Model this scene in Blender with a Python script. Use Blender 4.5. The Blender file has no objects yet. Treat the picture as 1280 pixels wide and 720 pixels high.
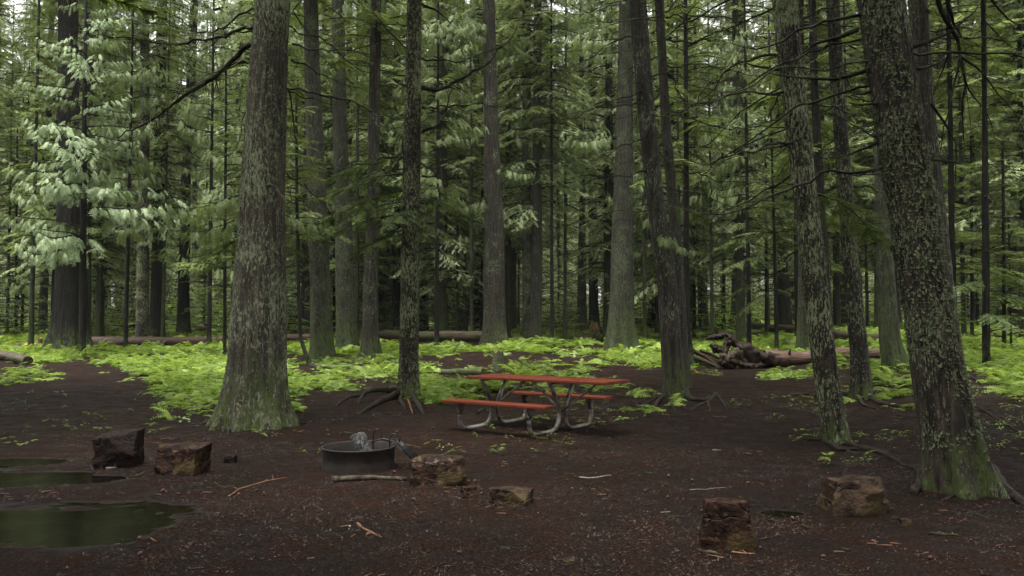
import bpy, math
import numpy as np
from mathutils import Vector
R = np.random.RandomState
rad = math.radians
S = bpy.context.scene
COL = S.collection

# ------------------------------------------------------------------ camera, sky, sun, exposure
CAM_H, FPX, PITCH = 1.6, 1000.0, math.atan(43.5 / 1000.0)
cam = bpy.data.cameras.new('camera'); camo = bpy.data.objects.new('camera', cam); COL.objects.link(camo)
camo.location = (0, 0, CAM_H); camo.rotation_euler = (rad(90) + PITCH, 0, 0)
cam.lens = 36 * FPX / 1280; cam.clip_end = 2000; cam.clip_start = 0.05
S.camera = camo
SUN_EL, SUN_AZ = rad(78), rad(-150)          # azimuth from +Y towards +X
W = bpy.data.worlds.new('World'); S.world = W; W.use_nodes = True
wn = W.node_tree; wn.nodes.clear()
sky = wn.nodes.new('ShaderNodeTexSky'); sky.sky_type = 'NISHITA'; sky.sun_disc = False
sky.sun_elevation = SUN_EL; sky.sun_rotation = SUN_AZ; sky.dust_density = 4; sky.air_density = 1.0
hs = wn.nodes.new('ShaderNodeHueSaturation'); hs.inputs['Saturation'].default_value = 0.04
bg = wn.nodes.new('ShaderNodeBackground'); bg.inputs['Strength'].default_value = 0.12
wo = wn.nodes.new('ShaderNodeOutputWorld')
wn.links.new(sky.outputs[0], hs.inputs['Color']); wn.links.new(hs.outputs[0], bg.inputs[0]); wn.links.new(bg.outputs[0], wo.inputs[0])
sl = bpy.data.lights.new('sun', 'SUN'); sl.energy = 1.3; sl.angle = rad(24); sl.color = (1, .97, .92)
so = bpy.data.objects.new('sun', sl); COL.objects.link(so)
sd = Vector((math.sin(SUN_AZ) * math.cos(SUN_EL), math.cos(SUN_AZ) * math.cos(SUN_EL), math.sin(SUN_EL)))
so.rotation_euler = sd.to_track_quat('Z', 'Y').to_euler()
S.view_settings.view_transform = 'Standard'; S.view_settings.look = 'None'
S.view_settings.exposure = 2.42; S.view_settings.gamma = 1
c = S.cycles
c.max_bounces = 6; c.diffuse_bounces = 4; c.glossy_bounces = 2; c.transmission_bounces = 4; c.transparent_max_bounces = 4
c.caustics_reflective = False; c.caustics_refractive = False; c.sample_clamp_indirect = 4

# ------------------------------------------------------------------ noise
def _h(ix, iy, iz):
    n = (ix * 374761393 + iy * 668265263 + iz * 1274126177) & 0xffffffff
    n = ((n ^ (n >> 13)) * 1274126177) & 0xffffffff
    n = ((n ^ (n >> 16)) * 2246822519) & 0xffffffff
    return ((n ^ (n >> 15)) & 0xffffff) / float(0xffffff)
def vn(x, y, z=0.0):
    x, y, z = np.broadcast_arrays(np.asarray(x, float), y, z)
    ix, iy, iz = [np.floor(a).astype(np.int64) for a in (x, y, z)]
    fx, fy, fz = x - ix, y - iy, z - iz
    fx, fy, fz = [a * a * (3 - 2 * a) for a in (fx, fy, fz)]
    r = 0
    for a in (0, 1):
        for b in (0, 1):
            for d in (0, 1):
                r = r + _h(ix + a, iy + b, iz + d) * (fx if a else 1 - fx) * (fy if b else 1 - fy) * (fz if d else 1 - fz)
    return r
def fbm(x, y, z=0.0, o=4):
    r, a, t = 0, 1.0, 0
    for k in range(o):
        s = 2.03 ** k
        r = r + a * vn(np.asarray(x) * s + k * 17.3, np.asarray(y) * s + k * 5.7, np.asarray(z) * s); t += a; a *= .5
    return r / t
def sst(a, b, x):
    t = np.clip((np.asarray(x, float) - a) / (b - a), 0, 1); return t * t * (3 - 2 * t)

# ------------------------------------------------------------------ pixels (1280x720 photograph) <-> places
cp, sp_ = math.cos(PITCH), math.sin(PITCH)
def ray(px, py):
    dx, dy = (px - 640) / FPX, (360 - py) / FPX
    return np.array([dx, cp - dy * sp_, sp_ + dy * cp])
def project(X, Y, Z):
    z = Z - CAM_H; f = Y * cp + z * sp_; u = -Y * sp_ + z * cp
    f = np.maximum(f, .01)
    return 640 + FPX * X / f, 360 - FPX * u / f
def at_depth(px, py, Y):
    d = ray(px, py); t = Y / d[1]
    return np.array([d[0] * t, Y, CAM_H + d[2] * t])
PUDDLES = [(-3.75, 6.6, .95, .62, .045), (-5.6, 8.35, 1.15, .4, .04), (-5.75, 9.35, .5, .3, .035), (2.28, 6.85, .16, .12, .03)]
WATER = -.017
def pud(X, Y):
    z = 0
    w = (fbm(X * 1.3 + 9, Y * 2.4, 3.3, 4) - .5) * 3.2 + (fbm(X * 5, Y * 8, 1.3, 3) - .5) * 2.0
    for (cx, cy, a, b, d) in PUDDLES:
        q = ((X - cx) / a) ** 2 + ((Y - cy) / b) ** 2 + w
        z = z - d * (1 - sst(-.3, 2.6, q))
    return z
def ground(X, Y):
    X = np.asarray(X, float); Y = np.asarray(Y, float)
    D = np.maximum(Y, 0)
    z = .02 * (np.logaddexp(0, (D - 16) / 2.0) * 2.0)
    side = np.maximum(X - (4.6 + .22 * np.clip(D - 8, -4, 30)), 0)
    z = z + .55 * (1 - np.exp(-side / 3.2)) * sst(6, 13, D + side * .4)
    far = sst(15, 32, D)
    z = z + (fbm(X * .16, Y * .16, 1.5, 4) - .5) * (.05 + .55 * far) * sst(3, 16, D)
    z = z + (fbm(X * .9, Y * .9, 7.5, 3) - .5) * (.018 + .11 * far)
    z = z + (fbm(X * 6, Y * 6, 2.5, 4) - .5) * (.026 + .02 * far)
    z = z + pud(X, Y)
    z = z + 2 * sst(95, 190, np.hypot(X, Y))
    return z
def gnd(px, py):
    d = ray(px, py); t = np.concatenate([np.linspace(1, 30, 1500), np.linspace(30, 160, 3000)])
    h = CAM_H + d[2] * t - ground(d[0] * t, d[1] * t)
    k = np.argmax(h < 0) if (h < 0).any() else len(t) - 1
    return np.array([d[0] * t[k], d[1] * t[k], CAM_H + d[2] * t[k]])

# ------------------------------------------------------------------ mesh building
class MB:
    def __init__(s): s.v = []; s.f = {3: [], 4: []}; s.m = {3: [], 4: []}; s.n = 0
    def add(s, V, F, m=0):
        V = np.asarray(V, float).reshape(-1, 3); F = np.asarray(F, int)
        if len(F) == 0: return s
        k = F.shape[1]; s.v.append(V); s.f[k].append(F + s.n); s.m[k].append(np.full(len(F), m)); s.n += len(V); return s
    def mesh(s, name, mats, smooth=True):
        me = bpy.data.meshes.new(name); V = np.concatenate(s.v)
        fs, ms, tot = [], [], []
        for k in (3, 4):
            if s.f[k]:
                F = np.concatenate(s.f[k]); fs.append(F.ravel()); ms.append(np.concatenate(s.m[k])); tot.append(np.full(len(F), k))
        loops = np.concatenate(fs); ms = np.concatenate(ms); tot = np.concatenate(tot)
        me.vertices.add(len(V)); me.vertices.foreach_set('co', V.ravel())
        me.loops.add(len(loops)); me.loops.foreach_set('vertex_index', loops.astype(np.int32))
        me.polygons.add(len(tot)); me.polygons.foreach_set('loop_start', (np.cumsum(tot) - tot).astype(np.int32))
        me.polygons.foreach_set('loop_total', tot.astype(np.int32)); me.polygons.foreach_set('material_index', ms.astype(np.int32))
        me.polygons.foreach_set('use_smooth', np.full(len(tot), smooth))
        for m in (mats if isinstance(mats, (list, tuple)) else [mats]): me.materials.append(m)
        me.update(calc_edges=True); me.validate()
        return me
def link(name, me, parent=None, loc=(0, 0, 0), rz=0, sc=None):
    o = bpy.data.objects.new(name, me); COL.objects.link(o); o.location = loc; o.rotation_euler = (0, 0, rz)
    if sc is not None: o.scale = sc if hasattr(sc, '__len__') else (sc,) * 3
    if parent is not None: o.parent = parent
    return o
def tag(o, label=None, cat=None, group=None, kind=None):
    for k, v in (('label', label), ('category', cat), ('group', group), ('kind', kind)):
        if v: o[k] = v
    return o
def grid_faces(n, m, wrap=False):
    i = np.arange(n - 1)[:, None]; j = np.arange(m if wrap else m - 1)[None, :]
    j2 = (j + 1) % m
    return np.stack([i * m + j, i * m + j2, (i + 1) * m + j2, (i + 1) * m + j], -1).reshape(-1, 4)
def tube(P, r, n=6, caps=True, jit=0, seed=0, flat=1.0):
    P = np.asarray(P, float); N = len(P); r = np.broadcast_to(np.asarray(r, float), (N,))
    T = np.gradient(P, axis=0); T /= np.linalg.norm(T, axis=1)[:, None] + 1e-9
    ref = np.array([0, 0, 1.]) if abs(T[:, 2]).mean() < .8 else np.array([1., 0, 0])
    A = np.cross(T, ref); A /= np.linalg.norm(A, axis=1)[:, None] + 1e-9; B = np.cross(A, T)
    th = np.arange(n) * 2 * math.pi / n
    rr = r[:, None] * np.ones(n)
    if jit: rr = rr * (1 + jit * (fbm(np.cos(th)[None] * 1.7 + seed * 3.1, np.sin(th)[None] * 1.7, np.linspace(0, N * .35, N)[:, None], 3) - .5) * 2)
    V = P[:, None] + rr[..., None] * (np.cos(th)[None, :, None] * A[:, None] + flat * np.sin(th)[None, :, None] * B[:, None])
    V = V.reshape(-1, 3); F = grid_faces(N, n, True)
    if caps:
        V = np.vstack([V, P[0], P[-1]]); k = N * n; j = np.arange(n); j2 = (j + 1) % n
        F = np.vstack([F, np.stack([np.full(n, k), j2, j, j], 1)[:, :4], np.stack([np.full(n, k + 1), (N - 1) * n + j, (N - 1) * n + j2, (N - 1) * n + j2], 1)])
        Q = F[:-2 * n]; Tt = F[-2 * n:, :3]
        return V, Q, Tt
    return V, F, None
def add_tube(mb, P, r, n=6, m=0, caps=True, jit=0, seed=0, flat=1.0):
    V, Q, T = tube(P, r, n, caps, jit, seed, flat); k = mb.n
    mb.add(V, Q, m)
    if T is not None: mb.f[3].append(T + k); mb.m[3].append(np.full(len(T), m))
def smooth_path(P, n):
    P = np.asarray(P, float); s = np.concatenate([[0], np.cumsum(np.linalg.norm(np.diff(P, axis=0), axis=1))])
    t = np.linspace(0, s[-1], n); out = np.stack([np.interp(t, s, P[:, k]) for k in range(P.shape[1])], 1)
    for _ in range(max(1, n // (3 * max(1, len(P) - 1)))):
        out[1:-1] = out[1:-1] * .5 + (out[:-2] + out[2:]) * .25
    return out
def box(mb, c0, c1, m=0):
    x0, y0, z0 = c0; x1, y1, z1 = c1
    V = [(x, y, z) for z in (z0, z1) for y in (y0, y1) for x in (x0, x1)]
    mb.add(V, [(0, 2, 3, 1), (4, 5, 7, 6), (0, 1, 5, 4), (2, 6, 7, 3), (0, 4, 6, 2), (1, 3, 7, 5)], m)

# ------------------------------------------------------------------ materials
class NT:
    def __init__(s, name):
        s.mat = bpy.data.materials.new(name); s.mat.use_nodes = True; s.t = s.mat.node_tree; s.t.nodes.clear()
        s.out = s.n('OutputMaterial'); s.co = s.n('TexCoord').outputs['Object']
    def n(s, k, **kw):
        x = s.t.nodes.new('ShaderNode' + k)
        for a, b in kw.items(): setattr(x, a, b)
        return x
    def l(s, a, b): s.t.links.new(a, b)
    def set(s, sock, v):
        if hasattr(v, 'is_linked') or isinstance(v, bpy.types.NodeSocket): s.l(v, sock)
        else:
            if isinstance(v, (tuple, list)) and len(v) == 3 and sock.type == 'RGBA': v = (*v, 1)
            sock.default_value = v
    def map(s, sc, loc=(0, 0, 0), co=None):
        m = s.n('Mapping'); s.l(co or s.co, m.inputs[0]); m.inputs['Scale'].default_value = sc; m.inputs['Location'].default_value = loc; return m.outputs[0]
    def noise(s, scale, co=None, detail=4, rough=.6):
        x = s.n('TexNoise'); s.l(co or s.co, x.inputs['Vector']); x.inputs['Scale'].default_value = scale; x.inputs['Detail'].default_value = detail; x.inputs['Roughness'].default_value = rough; return x.outputs['Fac']
    def voro(s, scale, co=None, out='Distance', feature='F1'):
        x = s.n('TexVoronoi', feature=feature); s.l(co or s.co, x.inputs['Vector']); x.inputs['Scale'].default_value = scale; return x.outputs[out]
    def rng(s, v, a, b, c0=0., c1=1.):
        x = s.n('MapRange'); x.interpolation_type = 'SMOOTHSTEP'; s.set(x.inputs[0], v)
        for i, q in enumerate((a, b, c0, c1)): x.inputs[i + 1].default_value = q
        return x.outputs[0]
    def math(s, op, a, b=0.):
        x = s.n('Math', operation=op); s.set(x.inputs[0], a); s.set(x.inputs[1], b); return x.outputs[0]
    def mix(s, f, a, b):
        x = s.n('Mix', data_type='RGBA'); s.set(x.inputs['Factor'], f); s.set(x.inputs[6], a); s.set(x.inputs[7], b); return x.outputs[2]
    def bump(s, h, strength=.5, dist=.02, nrm=None):
        x = s.n('Bump'); s.l(h, x.inputs['Height']); x.inputs['Strength'].default_value = strength; x.inputs['Distance'].default_value = dist
        if nrm is not None: s.l(nrm, x.inputs['Normal'])
        return x.outputs[0]
    def pbr(s, col, rough=.8, nrm=None, metal=0., spec=.5):
        b = s.n('BsdfPrincipled'); s.set(b.inputs['Base Color'], col); s.set(b.inputs['Roughness'], rough); s.set(b.inputs['Metallic'], metal)
        b.inputs['Specular IOR Level'].default_value = spec
        if nrm is not None: s.l(nrm, b.inputs['Normal'])
        s.l(b.outputs[0], s.out.inputs[0]); return s.mat
    def z(s):
        x = s.n('SeparateXYZ'); s.l(s.co, x.inputs[0]); return x.outputs

def bark(name, dark, light, lich=(.26, .3, .19), amount=.5, moss=1.0, mossc=(.03, .042, .01), vs=.14, scale=16, flake=26, lich2=None):
    t = NT(name); k_ = .3 if name == 'dark_wet_bark' else (.5 if name in ('mossy_bark', 'pale_grey_bark', 'stringy_brown_bark') else .6); dark, light, lich = [tuple(x * k_ for x in v) for v in (dark, light, lich)]
    m = t.map((1, 1, vs)); f = t.noise(scale, m, 5, .65); f2 = t.noise(scale * 3.1, m, 3)
    col = t.mix(t.rng(f, .36, .66), dark, light)
    col = t.mix(t.rng(f2, .3, .7, 0, .5), col, tuple(x * .45 for x in dark))
    big = t.noise(1.3, None, 3); fl = t.noise(flake, t.map((1, 1, .35)), 3, .7); fl2 = t.noise(flake * 2.6, None, 2)
    th = .70 - .25 * amount
    v = t.math('ADD', t.math('ADD', t.math('MULTIPLY', fl, .72), t.math('MULTIPLY', fl2, .28)), t.math('MULTIPLY', t.math('SUBTRACT', big, .5), .5))
    lm = t.rng(v, th, th + .045)
    lcol = t.mix(t.noise(9), tuple(x * .7 for x in lich), tuple(min(1, x * 1.25) for x in lich))
    col = t.mix(lm, col, lcol)
    z = t.z()[2]
    mm = t.math('ADD', t.math('MULTIPLY', z, -1 / max(moss, .05)), t.math('MULTIPLY', t.noise(2.2, t.map((1, 1, .35))), 2.6))
    mk = t.math('MULTIPLY', t.rng(mm, .35, 1.2, 0, .92), t.rng(t.noise(11, t.map((1, 1, .5)), 4), .4, .56, .0, 1))
    col = t.mix(mk, col, t.mix(t.noise(22), mossc, tuple(min(1, x * 1.9) for x in mossc)))
    h = t.math('ADD', t.math('MULTIPLY', t.rng(f, .3, .7), 1.1), t.math('ADD', t.math('MULTIPLY', f2, .4), t.math('MULTIPLY', lm, .25)))
    return t.pbr(col, .9, t.bump(h, .9, .03), spec=.25)
BARK = {
 'grey': bark('lichened_cedar_bark', (.036, .03, .021), (.145, .125, .085), (.27, .3, .18), amount=.72, moss=1.3, vs=.07, scale=15, flake=34),
 'heavy': bark('flaky_lichen_bark', (.016, .012, .009), (.07, .052, .037), (.3, .34, .18), amount=.74, moss=.4, vs=.3, scale=12, flake=34),
 'leaning': bark('patchy_lichen_bark', (.016, .012, .008), (.095, .072, .05), (.26, .29, .17), amount=.56, moss=.8, vs=.16, scale=15, flake=44),
 'brown': bark('stringy_brown_bark', (.03, .025, .018), (.125, .108, .076), amount=.5, moss=1.4, vs=.07, scale=17),
 'heavydark': bark('dark_lichen_bark', (.01, .008, .006), (.05, .038, .027), (.2, .23, .12), amount=.62, moss=.5, vs=.25, scale=12, flake=34),
 'dark': bark('dark_wet_bark', (.014, .011, .009), (.055, .045, .034), (.12, .14, .07), amount=.3, moss=1.2, vs=.08, scale=14),
 'mossy': bark('mossy_bark', (.03, .03, .019), (.095, .093, .06), (.13, .15, .075), amount=.7, moss=2.8, mossc=(.03, .044, .01), vs=.09, scale=15),
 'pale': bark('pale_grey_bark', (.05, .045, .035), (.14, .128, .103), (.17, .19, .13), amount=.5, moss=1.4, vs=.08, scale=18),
 'red': bark('red_rotten_bark', (.06, .016, .008), (.2, .055, .022), amount=.05, moss=.1, vs=.2, scale=22),
}
def wood(name, a, b, moss=None, rough=.75, stretch=(.25, 3, 3), sc=6):
    t = NT(name); f = t.noise(sc, t.map(stretch), 5); col = t.mix(t.rng(f, .3, .7), a, b)
    if moss: col = t.mix(t.rng(t.noise(3.5), .48, .6, 0, .85), col, moss)
    return t.pbr(col, rough, t.bump(t.math('ADD', f, t.noise(40)), .6, .02), spec=.15)
M_log_red = wood('wet_red_log', (.014, .008, .006), (.058, .033, .023), rough=.6)
M_log_brown = wood('brown_log', (.022, .015, .011), (.075, .053, .038), (.04, .055, .012))
M_log_pale = wood('peeled_log', (.03, .017, .011), (.13, .08, .058), rough=.35)
M_log_dark = wood('dark_rotten_wood', (.018, .012, .009), (.075, .045, .03), (.03, .045, .01), rough=.55)
M_rot = wood('red_rotten_wood', (.005, .003, .002), (.026, .013, .008), rough=.6, stretch=(3, 3, .6))
M_log_moss = wood('mossy_log', (.035, .038, .018), (.09, .095, .05), (.04, .058, .014))
M_orange = wood('orange_stump_wood', (.1, .045, .02), (.36, .19, .1), rough=.8, stretch=(3, 3, .3))
M_branch = wood('dead_branch_bark', (.006, .0045, .0035), (.02, .016, .012), (.035, .045, .016), .85, (1, 1, 1), 9)
M_root = wood('bare_root_bark', (.007, .005, .0038), (.026, .02, .015), None, .8, (1.5, 1.5, 1.5), 10)
M_rootmoss = wood('mossy_root_bark', (.009, .007, .0045), (.03, .024, .016), (.015, .022, .006), .85, (1.5, 1.5, 1.5), 8)
M_twig = wood('fallen_twig', (.06, .03, .017), (.17, .09, .05), None, .7, (2, 2, 2), 15)
M_palestick = wood('lichen_stick', (.07, .065, .05), (.2, .19, .155), None, .8, (2, 2, 2), 30)

def leaf(name, a, b, tr=.38, gloss=.03, under=None):
    t = NT(name)
    oi = t.n('ObjectInfo').outputs['Random']
    f = t.math('ADD', t.math('MULTIPLY', t.noise(1.1, None, 2), .6), t.math('MULTIPLY', t.noise(7.0, None, 2), .4))
    f = t.math('ADD', t.rng(f, .35, .65), t.math('MULTIPLY', t.math('SUBTRACT', oi, .5), .5))
    col = t.mix(f, a, b)
    d = t.n('BsdfDiffuse'); t.l(col, d.inputs[0]); tl = t.n('BsdfTranslucent'); t.l(t.mix(.5, col, (b[0] * 1.3, b[1] * 1.4, b[2] * .5)), tl.inputs[0])
    g = t.n('BsdfGlossy'); g.inputs['Roughness'].default_value = .42; g.inputs[0].default_value = (.5, .55, .5, 1)
    m1 = t.n('MixShader'); m1.inputs[0].default_value = tr; t.l(d.outputs[0], m1.inputs[1]); t.l(tl.outputs[0], m1.inputs[2])
    m2 = t.n('MixShader'); m2.inputs[0].default_value = gloss; t.l(m1.outputs[0], m2.inputs[1]); t.l(g.outputs[0], m2.inputs[2])
    t.l(m2.outputs[0], t.out.inputs[0]); return t.mat
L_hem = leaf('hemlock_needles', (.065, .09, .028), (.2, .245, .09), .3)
L_hem2 = leaf('shaded_hemlock_needles', (.03, .048, .014), (.095, .13, .042), .22)  # darker copy of the hemlock green, shade put into the colour
L_brt2 = leaf('young_shoot_needles', (.06, .09, .022), (.16, .22, .06), .3)
L_ced = leaf('cedar_sprays', (.08, .11, .04), (.2, .245, .11))
L_pale = leaf('glaucous_cedar_sprays', (.085, .125, .05), (.33, .4, .23), .12, .03)
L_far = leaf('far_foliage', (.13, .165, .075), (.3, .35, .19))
L_brt = leaf('bright_understory_leaves', (.12, .18, .045), (.27, .36, .1), .45)
L_fern = leaf('fern_fronds', (.075, .12, .022), (.26, .345, .07), .36, .03)
L_fern3 = leaf('dark_fern_fronds', (.06, .1, .018), (.19, .27, .055), .3, .03)
L_fern2 = leaf('pale_ground_leaves', (.14, .2, .06), (.27, .34, .13), .4, .03)

def soil():
    t = NT('wet_forest_soil')
    big = t.noise(.35, None, 4); mid = t.noise(2.3, None, 5); fine = t.noise(38, None, 4, .75); grit = t.noise(120, None, 3, .8)
    grain = t.noise(42, None, 4, .95); red = t.noise(.22, t.map((1, 1, 1), (7, 3, 0)), 3)
    col = t.mix(t.rng(big, .38, .62), (.0175, .0105, .0078), (.024, .0125, .0085))
    col = t.mix(t.rng(mid, .45, .62), col, (.036, .0145, .0085))
    col = t.mix(t.rng(fine, .38, .68), tuple((.004, .0026, .0021)), col)
    col = t.mix(t.rng(grit, .6, .72, 0, .8), col, (.06, .036, .026))
    col = t.mix(t.rng(t.voro(52), .0, .16, .8, 0.), col, t.mix(t.rng(t.noise(21), .5, .54), (.034, .017, .012), (.06, .042, .03)))
    col = t.mix(t.rng(red, .46, .64, 0, .4), col, t.mix(t.rng(fine, .35, .65), (.016, .0075, .0045), (.055, .026, .015)))
    col = t.mix(t.rng(grain, .56, .66, 0, .85), col, t.mix(t.rng(mid, .4, .6), (.085, .06, .046), (.105, .056, .037)))
    col = t.mix(t.rng(grain, .47, .38, 0, .9), col, (.004, .0025, .002))
    col = t.mix(.3, col, (.001, .0007, .0005))
    # wet hollow: darker and glossier near the puddles, by height
    z = t.z()[2]
    wet = t.rng(z, -.019, -.004, 1, 0)
    col = t.mix(t.math('MULTIPLY', wet, .55), col, (.012, .01, .009))
    ro = t.math('SUBTRACT', t.rng(mid, .3, .7, .62, .95), t.math('MULTIPLY', wet, .35))
    h = t.math('ADD', t.math('MULTIPLY', fine, 1.), t.math('ADD', t.math('MULTIPLY', grit, .35), t.math('MULTIPLY', mid, .8)))
    m_ = t.pbr(col, ro, t.bump(h, .9, .03), spec=.06); bs = [x for x in t.t.nodes if x.type == 'BSDF_PRINCIPLED'][0]; t.l(t.rng(z, -.019, -.006, .1, .06), bs.inputs['Specular IOR Level']); return m_
M_soil = soil()
def rockm(name, a, b, cc, moss=0):
    t = NT(name); f = t.noise(5, None, 6, .7); col = t.mix(t.rng(f, .35, .65), a, b)
    col = t.mix(t.rng(t.noise(17, None, 4), .56, .66), col, cc)
    if moss: col = t.mix(t.rng(t.noise(4), .5, .62, 0, moss), col, (.07, .065, .02))
    x = t.n('TexVoronoi', feature='DISTANCE_TO_EDGE'); wv = t.n('Mix', data_type='VECTOR'); wv.inputs['Factor'].default_value = .25; t.l(t.map((1, 1, 1.6)), wv.inputs[4]); nz = t.n('TexNoise'); t.l(t.co, nz.inputs['Vector']); nz.inputs['Scale'].default_value = 3.5; t.l(nz.outputs['Color'], wv.inputs[5]); t.l(wv.outputs[1], x.inputs['Vector']); x.inputs['Scale'].default_value = 4.5
    ck = t.rng(x.outputs['Distance'], .0, .05); ck = t.math('MAXIMUM', ck, t.rng(t.noise(2.4), .42, .52)); col = t.mix(ck, tuple(q * .6 for q in a), col); col = t.mix(t.rng(t.noise(60, None, 3), .55, .7, 0, .2), col, cc)
    return t.pbr(col, t.rng(f, .3, .7, .4, .85), t.bump(t.math('ADD', t.math('ADD', f, t.noise(38, None, 5)), t.math('MULTIPLY', ck, .7)), .8, .025), spec=.12)
M_rock1 = rockm('dark_wet_rock', (.004, .002, .0014), (.013, .006, .004), (.035, .017, .011))
M_rock2 = rockm('red_brown_rock', (.007, .003, .0018), (.032, .013, .0075), (.08, .038, .024), .3)
M_rock3 = rockm('mossy_rock', (.008, .0042, .0026), (.04, .019, .011), (.1, .065, .045), .4)
M_rock4 = rockm('tan_rock', (.012, .007, .004), (.058, .034, .021), (.02, .011, .007), .3)
def simple(name, col, rough, metal=0, col2=None, sc=8, bmp=.1):
    t = NT(name); f = t.noise(sc, None, 5)
    return t.pbr(t.mix(t.rng(f, .35, .65), col, col2 or col), rough, t.bump(f, bmp, .01), metal)
M_ring = simple('rusty_burnt_steel', (.006, .005, .0045), .65, .2, (.022, .013, .009), 9, .4)
M_grate = simple('black_grate_steel', (.006, .006, .006), .45, .5, (.015, .012, .01), 14)
M_tube = simple('weathered_galvanised_tube', (.04, .028, .02), .4, .35, (.26, .24, .21), 5, .15)
M_bracket = simple('dark_bracket_steel', (.03, .022, .018), .5, .5, (.07, .05, .04), 9)
def plankm():
    t = NT('red_brown_painted_plank'); f = t.noise(6, t.map((.4, 5, 5)), 5); w = t.noise(9, t.map((.6, 2, 2)), 6, .8)
    col = t.mix(t.rng(f, .3, .7), (.075, .0125, .0035), (.125, .023, .0065))
    col = t.mix(t.rng(w, .62, .7, 0, .6), col, (.1, .06, .045))
    return t.pbr(col, t.rng(t.noise(3), .4, .6, .4, .7), t.bump(f, .2, .005), spec=.22)
M_plank = plankm()
def charm():
    t = NT('charred_wood'); x = t.n('TexVoronoi', feature='DISTANCE_TO_EDGE'); t.l(t.map((1, 1, .55)), x.inputs['Vector']); x.inputs['Scale'].default_value = 30
    e = t.rng(x.outputs['Distance'], .02, .12)
    return t.pbr(t.mix(e, (.006, .006, .006), t.mix(t.noise(30), (.03, .028, .025), (.1, .095, .086))), .7, t.bump(e, 1, .02))
M_char = charm()
def waterm():
    t = NT('puddle_water'); a = t.n('BsdfTransparent'); a.inputs[0].default_value = (.42, .38, .3, 1); g = t.n('BsdfGlossy'); g.inputs['Roughness'].default_value = .1
    nb = t.bump(t.noise(9, t.map((1, 3, 1)), 3), .12, .01); t.l(nb, g.inputs['Normal']); f = t.n('Fresnel'); f.inputs['IOR'].default_value = 1.33
    m = t.n('MixShader'); t.l(t.math('MULTIPLY', f.outputs[0], .2), m.inputs[0]); t.l(a.outputs[0], m.inputs[1]); t.l(g.outputs[0], m.inputs[2]); t.l(m.outputs[0], t.out.inputs[0]); return t.mat
M_water = waterm()
M_chipR = simple('red_bark_chips', (.035, .012, .006), .8, 0, (.075, .028, .015), 3)
M_chipD = simple('dark_bark_chips', (.014, .009, .007), .7, 0, (.05, .034, .026), 3)
M_chipP = simple('pale_wood_chips', (.045, .031, .022), .8, 0, (.095, .07, .048), 3)
M_lich = simple('lichen_tufts', (.07, .085, .038), .9, 0, (.16, .19, .095), 9)
M_beard = simple('beard_lichen', (.13, .15, .08), .9, 0, (.24, .27, .16), 9)
M_ash = simple('wet_ash', (.012, .012, .012), .8, 0, (.06, .055, .05), 25, .8)
M_end = wood('cut_wood_end', (.12, .06, .035), (.28, .16, .1), None, .7, (1, 1, 1), 12)

# ------------------------------------------------------------------ ground, puddles
def sinhmap(u, half, k): return half * np.sinh(k * u) / math.sinh(k)
gu = np.linspace(-1, 1, 381)
GX = sinhmap(gu, 190, 5.6); GY = 8.5 + sinhmap(gu, 190, 5.6)
gx, gy = np.meshgrid(GX, GY)
mb = MB().add(np.stack([gx, gy, ground(gx, gy)], -1).reshape(-1, 3), grid_faces(381, 381))
tag(link('ground', mb.mesh('ground', M_soil)), kind='structure')
for (cx, cy, a, b, d) in PUDDLES:
    th = np.linspace(0, 2 * math.pi, 49)[:-1]; mb = MB(); rr = np.linspace(0, 1.9, 6)
    X = cx + a * rr[:, None] * np.cos(th); Y = cy + b * rr[:, None] * np.sin(th)
    mb.add(np.stack([X, Y, np.full_like(X, WATER)], -1).reshape(-1, 3), grid_faces(6, 48, True))
    tag(link('puddle', mb.mesh('puddle', M_water)), kind='structure')

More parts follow.
